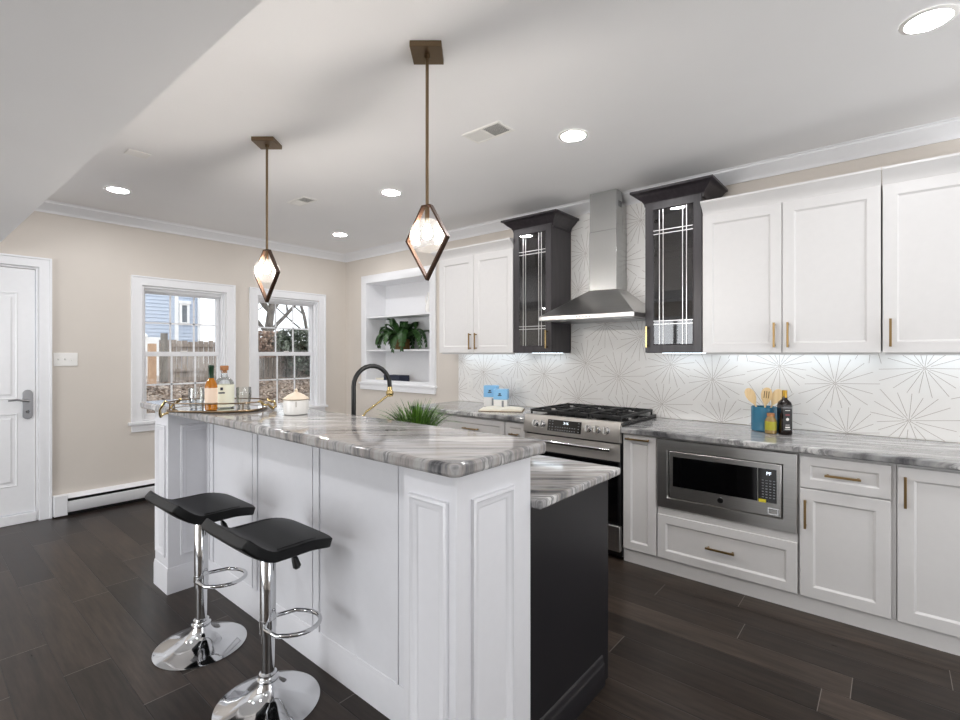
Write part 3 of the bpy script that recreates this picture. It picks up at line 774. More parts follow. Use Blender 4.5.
# ------------------------------------------------------------------ base cabinets and counters
YB = -0.63
def base_body(t, x0, x1, z0=0.088, y0=YB + 0.021):
    m = MB().box(x0, x1, y0, -0.002, z0, 0.8435); obj('body', m, M['cab'], t, bevel=0.001)
    m = MB().box(x0 - 0.001, x1 + 0.001, YB + 0.018, YB + 0.034, 0.0, z0 - 0.0005); obj('toe_board', m, M['cab'], t)
t = thing('base_cabinet', (4.12, -0.32, 0), 'narrow white pull-out base cabinet just right of the range', 'base cabinet', 'white base cabinets')
base_body(t, 4.012, 4.234)
dd = door_part(t, 'door', 4.014, 4.231, 0.09, 0.84, YB, M['cab'], 0.05); pull(dd, (4.117, YB, 0.815), 0.155, False)
t = thing('base_cabinet', (4.61, -0.32, 0), 'white base cabinet with one wide drawer under the microwave', 'base cabinet', 'white base cabinets')
base_body(t, 4.236, 4.988)
m = MB().box(4.24, 4.985, YB + 0.01, YB + 0.021, 0.362, 0.405); obj('rail', m, M['cab'], t)
dd = door_part(t, 'drawer', 4.24, 4.985, 0.09, 0.362, YB, M['cab'], 0.05); pull(dd, (4.608, YB, 0.228), 0.155, False)
t = thing('base_cabinet', (5.18, -0.32, 0), 'white base cabinet with a drawer over a door beside the microwave', 'base cabinet', 'white base cabinets')
base_body(t, 4.99, 5.386)
dd = door_part(t, 'drawer', 4.996, 5.367, 0.665, 0.83, YB, M['cab'], 0.045); pull(dd, (5.18, YB, 0.745), 0.148, False)
dd = door_part(t, 'door', 4.996, 5.367, 0.09, 0.658, YB, M['cab'], 0.058); pull(dd, (5.022, YB, 0.53), 0.15, True)
t = thing('base_cabinet', (5.62, -0.32, 0), 'white base cabinet with one tall door at the right edge', 'base cabinet', 'white base cabinets')
base_body(t, 5.388, 5.86)
dd = door_part(t, 'door', 5.391, 5.85, 0.09, 0.83, YB, M['cab'], 0.058); pull(dd, (5.418, YB, 0.715), 0.148, True)
t = thing('base_cabinet', (2.5, -0.32, 0), 'white base cabinet with a wide top drawer behind the grass plant', 'base cabinet', 'white base cabinets')
base_body(t, 1.98, 3.034)
dd = door_part(t, 'drawer', 2.25, 3.03, 0.665, 0.835, YB, M['cab'], 0.045); pull(dd, (2.69, YB, 0.745), 0.165, False)
dd = door_part(t, 'door', 2.25, 2.638, 0.09, 0.658, YB, M['cab']); pull(dd, (2.61, YB, 0.57), 0.15, True)
dd = door_part(t, 'door', 2.642, 3.03, 0.09, 0.658, YB, M['cab']); pull(dd, (2.67, YB, 0.57), 0.15, True)
dd = door_part(t, 'door', 1.985, 2.246, 0.09, 0.835, YB, M['cab'])
t = thing('base_cabinet', (3.13, -0.32, 0), 'narrow white base cabinet with small drawer just left of the range', 'base cabinet', 'white base cabinets')
base_body(t, 3.036, 3.234)
dd = door_part(t, 'drawer', 3.04, 3.23, 0.665, 0.835, YB, M['cab'], 0.04); pull(dd, (3.135, YB, 0.745), 0.08, False)
dd = door_part(t, 'door', 3.04, 3.23, 0.09, 0.658, YB, M['cab'], 0.05)

def slab(mb, x0, x1, y0, y1, z0, z1): mb.box(x0, x1, y0, y1, z0, z1)
m = MB(); slab(m, 1.969, 3.238, -0.665, -0.0095, 0.846, 0.885); o = obj('countertop', m, M['stone2'], loc=(2.6, -0.33, 0.846), bevel=0.009, seg=3); tag(o, 'grey streaked stone countertop left of the range under the blue canisters', 'countertop')
m = MB(); slab(m, 4.008, 5.89, -0.665, -0.0095, 0.846, 0.885); o = obj('countertop', m, M['stone2'], loc=(4.9, -0.33, 0.846), bevel=0.009, seg=3); tag(o, 'grey streaked stone countertop above the microwave right of the range', 'countertop')

# ------------------------------------------------------------------ microwave
t = thing('microwave', (4.612, -0.63, 0.405), 'stainless steel built-in microwave in the white base cabinets', 'microwave')
x0, x1, z0, z1 = 4.2405, 4.9845, 0.412, 0.836
m = MB().ring((x0, YB + 0.018, z0), X, Z, NY, x1 - x0, z1 - z0, [(0.07, 0.0), (0, 0.0), (0, 0.026), (0.003, 0.029), (0.062, 0.029), (0.068, 0.022), (0.07, 0.0)]); obj('trim_frame', m, M['steel'], t)
ix0, ix1, iz0, iz1 = 4.318, 4.914, 0.482, 0.768
m = MB().box(x0 + 0.066, x1 - 0.066, YB + 0.004, YB + 0.02, z0 + 0.062, z1 - 0.062); obj('cavity_gap', m, M['black'], t)
m = MB().box(ix0, ix1, YB - 0.014, YB + 0.004, iz0, iz1); face = obj('door', m, M['steel'], t, bevel=0.003)
m = MB().box(ix0 + 0.022, 4.80, YB - 0.0165, YB - 0.014, 0.555, 0.738); obj('window', m, M['blackgl'], face, bevel=0.001)
m = MB().box(4.803, ix1 - 0.022, YB - 0.0165, YB - 0.014, 0.555, 0.738); cp2 = obj('control_panel', m, M['blackgl'], t, bevel=0.001)
text_part('display', 'PF', 0.026, (4.855, YB - 0.0172, 0.712), (R(90), 0, 0), M['display'], cp2)
m = MB()
for r in range(7):
    for c in range(4): m.box(4.822 + c * 0.018, 4.831 + c * 0.018, YB - 0.0172, YB - 0.0164, 0.580 + r * 0.0155, 0.5835 + r * 0.0155)
obj('keypad', m, M['mark'], cp2)
m = MB().box(4.806, 4.842, YB - 0.0175, YB - 0.0163, 0.552, 0.570); obj('sticker', m, M['yellow'], cp2)
m = MB(); m.extr([(0.016 * math.cos(a * math.pi / 12), 0.016 * math.sin(a * math.pi / 12)) for a in range(24)], (4.61, YB - 0.0138, 0.519), X, Z, (0, -0.003, 0)); bd = obj('badge', m, M['chrome'], face)
m = MB(); m.extr([(0.0125 * math.cos(a * math.pi / 12), 0.0125 * math.sin(a * math.pi / 12)) for a in range(24)], (4.61, YB - 0.0166, 0.519), X, Z, (0, -0.0008, 0)); obj('badge_face', m, M['black'], t)
m = MB().ring((4.85, YB - 0.014, 0.493), X, Z, NY, 0.05, 0.035, [(0, 0), (0, 0.002), (0.004, 0.002), (0.004, 0)]); obj('door_button', m, M['chrome'], t)

# ------------------------------------------------------------------ range
t = thing('gas_range', (3.623, -0.33, 0), 'stainless steel slide-in gas range with black grates under the hood', 'range')
gx0, gx1 = 3.242, 4.004; yf = -0.655
m = MB().box(gx0, gx1, -0.62, -0.012, 0.02, 0.893); obj('body', m, M['black'], t, bevel=0.002)
m = MB(); m.box(gx0 - 0.0, gx1 + 0.0, -0.64, -0.012, 0.893, 0.912); obj('cooktop', m, M['blackgl'], t, bevel=0.003)
# sloped control panel
pn = [(-0.625, 0.775), (-0.668, 0.782), (-0.672, 0.79), (-0.648, 0.912), (-0.638, 0.916), (-0.6, 0.9125), (-0.625, 0.90)]
m = MB().extr(pn, (gx0, 0, 0), Y, Z, (gx1 - gx0, 0, 0)); cpn = obj('control_panel', m, M['steelbright'], t)
sl = Vector((0, 0.024, 0.122)).normalized(); nn = Vector((0, -0.122, 0.024)).normalized()
def on_panel(x, s, d=0.0): return Vector((x, -0.672, 0.79)) + sl * s + nn * d
m = MB().obox(on_panel(3.587, 0.062, 0.0006), X * 0.135, sl * 0.041, nn * 0.0012); dp = obj('display_panel', m, M['blackgl'], cpn)
rot = (R(90) - math.atan2(0.024, 0.122), 0, 0)
text_part('clock', '3:16', 0.024, on_panel(3.60, 0.083, 0.0022), rot, M['display'], dp)
m = MB()
for r in range(2):
    for c in range(9): m.obox(on_panel(3.52 + c * 0.019, 0.032 + r * 0.021, 0.0021), X * 0.004, sl * 0.0025, nn * 0.0004)
obj('touch_keys', m, M['mark'], dp)
m = MB()
for r in range(4):
    for x in (3.468, 3.492, 3.702): m.obox(on_panel(x, 0.032 + r * 0.020, 0.0021), X * 0.004, sl * 0.0025, nn * 0.0004)
obj('touch_keys', m, M['mark'], dp)
for x in (3.345, 3.405, 3.772, 3.838, 3.905):
    m = MB(); c = on_panel(x, 0.064)
    m.tube([c, c + nn * 0.004], 0.0285, 20); m.tube([c + nn * 0.004, c + nn * 0.022, c + nn * 0.026], [0.024, 0.022, 0.019], 20)
    kb = obj('knob', m, M['chrome'], cpn)
    m = MB().obox(c + nn * 0.031, X * 0.0045, sl * 0.021, nn * 0.007); obj('grip', m, M['steel'], t, bevel=0.001)
m = MB().box(gx0 + 0.003, gx1 - 0.003, -0.650, -0.6205, 0.235, 0.770); od = obj('oven_door', m, M['black'], t, bevel=0.003)
m = MB().box(gx0 + 0.003, gx1 - 0.003, -0.654, -0.6502, 0.655, 0.770); obj('door_band', m, M['steelbright'], od, bevel=0.001)
m = MB().box(gx0 + 0.02, gx1 - 0.02, -0.6525, -0.6502, 0.25, 0.645); obj('window', m, M['blackgl'], od)
m = MB(); m.tube([(gx0 + 0.05, -0.700, 0.735), (gx1 - 0.05, -0.700, 0.735)], 0.0125, 14)
for x in (gx0 + 0.075, gx1 - 0.075): m.box(x - 0.012, x + 0.012, -0.70, -0.654, 0.726, 0.744)
obj('door_handle', m, M['chrome'], od)
m = MB().box(gx0 + 0.003, gx1 - 0.003, -0.654, -0.6205, 0.06, 0.228); obj('drawer', m, M['steel'], t, bevel=0.003)
m = MB()
for x in (gx0 + 0.04, gx1 - 0.04):
    for y in (-0.58, -0.06): m.tube([(x, y, 0.0), (x, y, 0.021)], 0.018, 10)
obj('foot', m, M['black'], t)
for k in range(3):
    a = gx0 + 0.016 + k * 0.2465; b = a + 0.237
    m = MB(); zt, zb_ = 0.949, 0.931; w = 0.006
    for y in (-0.595, -0.045): m.box(a, b, y - w, y + w, zb_, zt)
    for x in (a + w, b - w): m.box(x - w, x + w, -0.595, -0.045, zb_, zt)
    m.box(a, b, -0.32 - w, -0.32 + w, zb_, zt)
    for y in (-0.46, -0.18):
        m.box(a + 0.012, a + 0.085, y - 0.005, y + 0.005, zb_ + 0.003, zt + 0.003); m.box(b - 0.085, b - 0.012, y - 0.005, y + 0.005, zb_ + 0.003, zt + 0.003)
        m.box((a + b) / 2 - 0.005, (a + b) / 2 + 0.005, y - 0.13, y - 0.035, zb_ + 0.003, zt + 0.003); m.box((a + b) / 2 - 0.005, (a + b) / 2 + 0.005, y + 0.035, y + 0.13, zb_ + 0.003, zt + 0.003)
    for x in (a + w, b - w):
        for y in (-0.59, -0.05): m.box(x - w, x + w, y - w, y + w, 0.912, zb_)
    obj('grate', m, M['iron'], t, bevel=0.0015)
    for y in (-0.46, -0.18):
        m = MB().lathe([(0.05, 0.9125), (0.05, 0.919), (0.036, 0.922), (0.036, 0.930), (0.03, 0.932)], (a + b) / 2, y, 20); obj('burner', m, M['iron'], t)

# ------------------------------------------------------------------ island: knee wall with pillars
PX0, PX0a, PX1a, PX1 = 2.007, 2.2215, 4.2376, 4.4532
PF, PR, PB = -2.7208, -2.5153, -2.3579
BT = 1.046
t = thing('kitchen_island', ((PX0 + PX1) / 2, -2.53, 0), 'white panelled island wall with two square pillars under the raised bar', 'island')
m = MB(); m.box(PX0a, PX1a, PR, PB, 0, BT); wallp = obj('back_panel', m, M['island'], t)
pm = [(0, 0), (0.002, 0.010), (0.010, 0.013), (0.016, 0.008), (0.024, 0.007), (0.034, 0.002), (0.036, 0.0)]
for a, b, nm in ((PX0, PX0a, 0), (PX1a, PX1, 1)):
    m = MB().box(a, b, PF, PB, 0, BT); p = obj('pillar', m, M['island'], t, bevel=0.002)
    m = MB()
    zc0, zc1 = 0.205, 0.957
    m.ring((a + 0.028, PF, zc0), X, Z, NY, b - a - 0.056, zc1 - zc0, pm)
    m.ring((b, PF + 0.062, zc0), Y, Z, X, 0.20, zc1 - zc0, pm)
    if nm == 0: pass
    obj('panel_moulding', m, M['island'], p)
    m = MB(); e = 0.0005
    bp = [(-0.002, 0.0), (0.006, 0.0), (0.006, 0.122), (0.0045, 0.130), (0.0035, 0.138), (0.003, 0.146), (-0.002, 0.15)]
    if nm == 0: m.sweep([(a, PB), (a, PF), (b, PF), (b, PR - 0.013)], bp)
    else: m.sweep([(a, PR - 0.013), (a, PF), (b, PF), (b, PB + 0.0)], bp)
    obj('base_moulding', m, M['island'], p)
m = MB().sweep([(PX0a + 0.012, PR), (PX1a - 0.012, PR)], bp); obj('base_moulding', m, M['island'], t)
for x in (2.30, 2.845, 3.42, 4.0):
    m = MB(); 
    m.box(x - 0.03, x + 0.03, PR - 0.004, PR + 0.001, 0.15, BT); m.box(x - 0.03, x - 0.022, PR - 0.008, PR - 0.004, 0.15, BT); m.box(x + 0.022, x + 0.03, PR - 0.008, PR - 0.004, 0.15, BT)
    obj('batten', m, M['island'], t, bevel=0.001)
# raised bar top
def rrect(x0, x1, y0, y1, r, n=6):
    pts = []
    for cx, cy, a0 in ((x1 - r, y0 + r, -90), (x1 - r, y1 - r, 0), (x0 + r, y1 - r, 90), (x0 + r, y0 + r, 180)):
        for k in range(n + 1):
            a = R(a0 + 90 * k / n); pts.append((cx + r * math.cos(a), cy + r * math.sin(a)))
    return pts
m = MB().prism(rrect(1.95, 4.512, -2.787, -2.335, 0.03), BT + 0.0005, 1.085); o = obj('bar_counter', m, M['stone'], loc=(3.23, -2.56, BT), bevel=0.010, seg=3); tag(o, 'raised grey banded stone bar top holding the tray and bottles', 'countertop')
# dark cabinet side of island
t = thing('island_cabinet', (3.23, -2.07, 0), 'dark charcoal island cabinet facing the range', 'cabinet')
DY = -1.774; LT = 0.858
m = MB(); xa, xb = PX0 + 0.02, PX1 - 0.003
m.box(xb - 0.02, xb, PB + 0.001, DY, 0.0, LT - 0.0005); m.box(xa, xa + 0.02, PB + 0.001, DY, 0.0, LT - 0.0005)
m.box(xa + 0.02, xb - 0.02, PB + 0.001, PB + 0.02, 0.0, LT - 0.0005); m.box(xa + 0.02, xb - 0.02, DY - 0.02, DY, 0.0, LT - 0.0005); m.box(xa + 0.02, xb - 0.02, PB + 0.02, DY - 0.02, 0.0, 0.12)
obj('body', m, M['darkpanel'], t)
m = MB().sweep([(PX1 - 0.003, PB + 0.0015), (PX1 - 0.003, DY - 0.055)], [(-0.002, 0), (0.014, 0), (0.014, 0.085), (0.011, 0.092), (0.007, 0.098), (0.007, 0.112), (0.003, 0.12), (-0.002, 0.124)]); obj('base_moulding', m, M['darkpanel'], t)
n = 5; w = (PX1 - PX0 - 0.03) / n
for k in range(n):
    a = PX0 + 0.022 + k * w
    m = MB().shaker((a + w - 0.003, DY, 0.115), -X, Z, Y, w - 0.006, LT - 0.13, 0.02, 0.055); dd = obj('door', m, M['darkpanel'], t)
    m = MB(); hx = a + w - 0.05 if k % 2 == 0 else a + 0.05
    m.box(hx - 0.005, hx + 0.005, DY + 0.045, DY + 0.055, 0.62, 0.77); m.box(hx - 0.005, hx + 0.005, DY + 0.02, DY + 0.045, 0.635, 0.645); m.box(hx - 0.005, hx + 0.005, DY + 0.02, DY + 0.045, 0.745, 0.755); obj('handle', m, M['brass'], dd)
# lower stone top with the sink opening
SX0, SX1, SY0, SY1 = 2.75, 3.35, -1.93 - 0.0, -1.80
SX0, SX1, SY0, SY1 = 2.72, 3.30, -2.02, -1.80
x0, x1, y0, y1 = 1.96, 4.493, PB + 0.0015, -1.738
m = MB()
xs = [x0, SX0, SX1, x1]; ys = [y0, SY0, SY1, y1]
for zz in (LT, 0.8885):
    i = len(m.v)
    for yv in ys:
        for xv in xs: m.v.append(Vector((xv, yv, zz)))
    for b in range(3):
        for a in range(3):
            if a == 1 and b == 1: continue
            m.af(i + b * 4 + a, i + b * 4 + a + 1, i + b * 4 + a + 5, i + b * 4 + a + 4)
def vq(a, b): m.quad((*a, LT), (*b, LT), (*b, 0.8885), (*a, 0.8885))
for a, b in zip(xs, xs[1:]): vq((a, y0), (b, y0)); vq((a, y1), (b, y1))
for a, b in zip(ys, ys[1:]): vq((x0, a), (x0, b)); vq((x1, a), (x1, b))
vq((SX0, SY0), (SX1, SY0)); vq((SX0, SY1), (SX1, SY1)); vq((SX0, SY0), (SX0, SY1)); vq((SX1, SY0), (SX1, SY1))
o = obj('island_countertop', m, M['stone'], loc=(3.2, -2.05, LT), bevel=0.008, seg=3); tag(o, 'lower grey banded stone top over the dark island cabinet', 'countertop')

# faucet
fx, fy = 3.14, -2.12; fz = 0.889
hx, hy = 3.212, -1.93
t = thing('kitchen_faucet', (fx, fy, fz), 'tall black gooseneck faucet with brass spray head on the island', 'faucet')
m = MB().lathe([(0.03, fz), (0.03, fz + 0.008), (0.022, fz + 0.012), (0.02, fz + 0.09), (0.014, fz + 0.095)], fx, fy, 24); obj('base', m, M['gold'], t)
m = MB(); pts = [(fx, fy, fz + 0.09), (fx, fy, 1.19)]
for k in range(1, 13):
    a = math.pi * k / 13; s = (1 - math.cos(a)) / 2
    pts.append((fx + (hx - fx) * s, fy + (hy - fy) * s, 1.19 + 0.112 * math.sin(a)))
pts += [(hx, hy, 1.18)]
m.tube(pts, 0.0125, 14); obj('hose', m, M['black'], t)
m = MB().tube([(hx, hy, 1.183), (hx, hy, 1.155), (hx, hy, 1.13)], [0.014, 0.015, 0.019], 14); m.sphere((hx, hy, 1.148), 0.022, 14, 8); obj('spray_head', m, M['gold'], t)
m = MB().tube([(fx, fy, fz + 0.06), ((fx * 2 + hx) / 3, (fy * 2 + hy) / 3, 1.05), (hx, hy, 1.142)], 0.006, 10); obj('docking_arm', m, M['gold'], t)
# sink bowl
m = MB(); tt = 0.003
m.box(SX0 - 0.005, SX1 + 0.005, SY0 - 0.005, SY1 + 0.005, 0.70, 0.703)
for a, b, c, d_ in ((SX0 - 0.005, SX0 - 0.002, SY0 - 0.005, SY1 + 0.005), (SX1 + 0.002, SX1 + 0.005, SY0 - 0.005, SY1 + 0.005), (SX0 - 0.005, SX1 + 0.005, SY0 - 0.005, SY0 - 0.002), (SX0 - 0.005, SX1 + 0.005, SY1 + 0.002, SY1 + 0.005)): m.box(a, b, c, d_, 0.703, LT - 0.001)

m.tube([((SX0 + SX1) / 2, (SY0 + SY1) / 2, 0.7025), ((SX0 + SX1) / 2, (SY0 + SY1) / 2, 0.706)], 0.04, 20)
o = obj('sink', m, M['steel'], loc=((SX0 + SX1) / 2, (SY0 + SY1) / 2, 0.70)); tag(o, 'stainless steel sink set in the island under the black faucet', 'sink')
# grass plant
random.seed(8)
gx, gy, gz = 3.46, -1.96, 0.8895
t = thing('potted_grass', (gx, gy, gz), 'green grass plant in a low pot behind the raised bar', 'plant')
m = MB().lathe([(0.07, gz), (0.10, gz + 0.005), (0.115, gz + 0.075), (0.105, gz + 0.075), (0.10, gz + 0.06)], gx, gy, 28); obj('pot', m, M['ceramic'], t)
m = MB().lathe([(0.0, gz + 0.066), (0.102, gz + 0.066)], gx, gy, 24, cap=False); obj('soil', m, M['soil'], t)
m = MB()
for k in range(330):
    a = random.uniform(0, 2 * math.pi); r0 = 0.09 * math.sqrt(random.random()); b = Vector((gx + r0 * math.cos(a), gy + r0 * math.sin(a), gz + 0.06))
    a2 = a + random.uniform(-0.5, 0.5); lean = (r0 / 0.09) * random.uniform(0.4, 1.15) + 0.05; L = random.uniform(0.12, 0.20) * (1.25 if lean > 0.8 else 1)
    pts = []
    for q in range(6):
        s = q / 5; th = lean * (0.35 + 0.85 * s)
        pts.append(b + Vector((math.cos(a2) * L * s * math.sin(th), math.sin(a2) * L * s * math.sin(th), L * s * math.cos(th))))
    sd = Vector((-math.sin(a2 + random.uniform(-.8, .8)), math.cos(a2), 0)).normalized() * 0.0038
    i = len(m.v)
    for q, p in enumerate(pts):
        w = sd * (1 - (q / 5) ** 2 * 0.9); m.v += [p - w, p + w]
    for q in range(5): m.af(i + 2 * q, i + 2 * q + 1, i + 2 * q + 3, i + 2 * q + 2)
g = obj('grass_blades', m, M['grass'], t, smooth=0); g['kind'] = 'stuff'

# ------------------------------------------------------------------ tray and bottles on the bar
tc = Vector((2.768, -2.666, 1.0855)); ang = math.atan2(0.65, 0.76)
t = thing('serving_tray', tc, 'mirrored serving tray with thin metal rail and gold twig handles on the bar', 'tray')
def oval(a, b, n=40, p=3.0):
    out = []
    for k in range(n):
        th = 2 * math.pi * k / n; c, s = math.cos(th), math.sin(th)
        out.append((a * math.copysign(abs(c) ** (2 / p), c), b * math.copysign(abs(s) ** (2 / p), s)))
    return out
Mt = Matrix.Translation(tc) @ Matrix.Rotation(ang, 4, 'Z')
ov = oval(0.222, 0.14)
m = MB().prism(ov, 0.004, 0.010); m.xf(Mt); obj('mirror_plate', m, M['mirror'], t)
m = MB(); m.tube([(x, y, 0.0065) for x, y in ov], 0.0055, 8, closed=True); m.xf(Mt); obj('rim', m, M['bronze'], t)
m = MB(); m.tube([(x, y, 0.045) for x, y in ov], 0.0034, 8, closed=True); m.xf(Mt); obj('rail', m, M['bronze'], t)
for k in range(0, 40, 5):
    x, y = ov[k]; m = MB().tube([(x, y, 0.006), (x, y, 0.045)], 0.003, 8); m.xf(Mt); obj('post', m, M['bronze'], t)
for s in (-1, 1):
    m = MB(); pts = []
    for k in range(15):
        a = -math.pi * 0.62 + math.pi * 1.24 * k / 14
        e = max(0, math.cos(a) + 0.37) / 1.37; pts.append((s * (0.222 + 0.06 * e), 0.055 * math.sin(a), 0.045 + 0.006 * math.sin(k * 1.9) - (0.075 if s < 0 else 0.032) * e ** 2))
    m.tube(pts, [0.005 + 0.0025 * math.sin(k * 2.3) ** 2 for k in range(15)], 8); m.xf(Mt); obj('handle', m, M['gold'], t)
tz = tc.z + 0.0105
bx, by = 2.843, -2.730
t = thing('wine_bottle', (bx, by, tz), 'amber wine bottle with green foil neck and peach label on the tray', 'bottle')
m = MB().lathe([(0.024, tz), (0.0275, tz + 0.003), (0.0275, tz + 0.115), (0.025, tz + 0.128), (0.0145, tz + 0.147), (0.011, tz + 0.158)], bx, by, 28); obj('body', m, M['amber'], t)
m = MB().lathe([(0.0279, tz + 0.036), (0.0279, tz + 0.108)], bx, by, 28, cap=False); obj('paper_label', m, M['peach'], t)
m = MB().lathe([(0.0118, tz + 0.152), (0.0118, tz + 0.202), (0.0132, tz + 0.204), (0.0132, tz + 0.217), (0.010, tz + 0.219)], bx, by, 20); obj('foil', m, M['greenfoil'], t)
bx, by = 2.778, -2.642
t = thing('liquor_bottle', (bx, by, tz), 'squat clear bottle with cork and pale lemon label on the tray', 'bottle')
m = MB().lathe([(0.041, tz), (0.0455, tz + 0.004), (0.0455, tz + 0.108), (0.041, tz + 0.132), (0.029, tz + 0.147), (0.017, tz + 0.154), (0.0145, tz + 0.165), (0.0145, tz + 0.187)], bx, by, 32); obj('body', m, M['clearg'], t)
m = MB().lathe([(0.046, tz + 0.006), (0.046, tz + 0.118)], bx, by, 32, cap=False); obj('paper_label', m, M['palegin'], t)
dirc = (Vector((5.37, -3.7, 0)) - Vector((bx, by, 0))).normalized(); lat = Vector((-dirc.y, dirc.x, 0)); pbm = Vector((bx, by, tz)) + dirc * 0.0463
m = MB(); m.obox(pbm + Z * 0.098 - lat * 0.012, lat * 0.006, Z * 0.007, dirc * 0.0006); m.obox(pbm + Z * 0.078 - lat * 0.012, lat * 0.014, Z * 0.0035, dirc * 0.0006); obj('label_mark', m, M['navy'], t)
m = MB().lathe([(0.0125, tz + 0.175), (0.0125, tz + 0.188), (0.019, tz + 0.190), (0.020, tz + 0.208), (0.017, tz + 0.213)], bx, by, 20); obj('cork', m, M['cork'], t)
for gx_, gy_, lab in ((2.690, -2.740, 'clear stemless glass standing left of the amber wine bottle'), (2.803, -2.556, 'clear stemless glass standing right of the squat corked bottle')):
    m = MB().lathe([(0.0, tz), (0.027, tz), (0.031, tz + 0.01), (0.037, tz + 0.06), (0.035, tz + 0.1), (0.0335, tz + 0.1), (0.0355, tz + 0.06), (0.029, tz + 0.012), (0.0, tz + 0.008)], gx_, gy_, 28, cap=False); o = obj('drinking_glass', m, M['clearg'], loc=(gx_, gy_, tz)); tag(o, lab, 'glass', 'glasses on the tray')
sx, sy, sz = 3.22, -2.50, 1.0855
t = thing('sugar_jar', (sx, sy, sz), 'small white round jar with pale cone lid on the bar top', 'jar')
m = MB().lathe([(0.05, sz), (0.055, sz + 0.003), (0.057, sz + 0.066), (0.054, sz + 0.068)], sx, sy, 32); obj('body', m, M['ceramic'], t)
m = MB().lathe([(0.058, sz + 0.0685), (0.059, sz + 0.073), (0.035, sz + 0.092), (0.012, sz + 0.102), (0.007, sz + 0.106), (0.009, sz + 0.112), (0.005, sz + 0.118)], sx, sy, 32); obj('lid', m, M['lid'], t)
m = MB().lathe([(0.0586, sz + 0.069), (0.0592, sz + 0.0715)], sx, sy, 32, cap=False); obj('lid_band', m, M['bronze'], t)
dj = (Vector((5.37, -3.7, 0)) - Vector((sx, sy, 0))).normalized(); lj = Vector((-dj.y, dj.x, 0))
m = MB().obox(Vector((sx, sy, sz + 0.05)) + dj * 0.0567, lj * 0.0012, Z * 0.012, dj * 0.0005); obj('spoon_slot', m, M['bronze'], t)

# ------------------------------------------------------------------ counter things: left
def canister(cx, cy, h, label, ang):
    z = 0.886; t = thing('canister', (cx, cy, z), label, 'canister', 'blue canisters by the backsplash')
    w, d_ = 0.062, 0.045
    m = MB().box(cx - w, cx + w, cy - d_, cy + d_, z, z + h * 0.45).rotz(ang, (cx, cy, 0)); obj('body', m, M['ceramic'], t, bevel=0.004)
    m = MB().box(cx - w - 0.0015, cx + w + 0.0015, cy - d_ - 0.0015, cy + d_ + 0.0015, z + h * 0.45, z + h).rotz(ang, (cx, cy, 0)); sl_ = obj('sleeve', m, M['blue'], t, bevel=0.003)
    m = MB(); m.obox((cx - 0.006, cy - d_ - 0.0018, z + h * 0.76), (0.010, 0, 0), (0, 0, 0.006), (0, 0.0006, 0)); m.obox((cx - 0.006, cy - d_ - 0.0018, z + h * 0.68), (0.017, 0, 0), (0, 0, 0.004), (0, 0.0006, 0)); m.rotz(ang, (cx, cy, 0)); obj('logo', m, M['navy'], sl_)
    m = MB().box(cx + 0.012, cx + 0.03, cy - d_ - 0.0012, cy - d_ + 0.001, z + 0.012, z + h * 0.40).rotz(ang, (cx, cy, 0)); obj('window_slit', m, M['mark'], t)
canister(2.555, -0.20, 0.19, 'taller blue and white canister, the left of the two by the backsplash', R(28))
canister(2.70, -0.24, 0.165, 'shorter blue and white canister, the right of the two by the backsplash', R(28))
# open book
bkx, bky, bz = 2.83, -0.40, 0.886
t = thing('open_book', (bkx, bky, bz), 'open cream-paged cookbook lying on the left counter', 'book')
ar = R(30)
m = MB().box(bkx - 0.185, bkx + 0.185, bky - 0.11, bky + 0.11, bz, bz + 0.004).rotz(ar, (bkx, bky, 0)); obj('cover', m, M['wicker'], t)
for s in (-1, 1):
    m = MB(); pl = [(0, 0.004), (0.178, 0.004), (0.178, 0.014), (0.13, 0.021), (0.06, 0.025), (0.015, 0.020), (0, 0.012)]
    m.extr([(s * a, b) for a, b in pl], (bkx, bky - 0.105, bz), X, Z, (0, 0.21, 0)); m.rotz(ar, (bkx, bky, 0)); obj('pages', m, M['cream'], t, smooth=50)

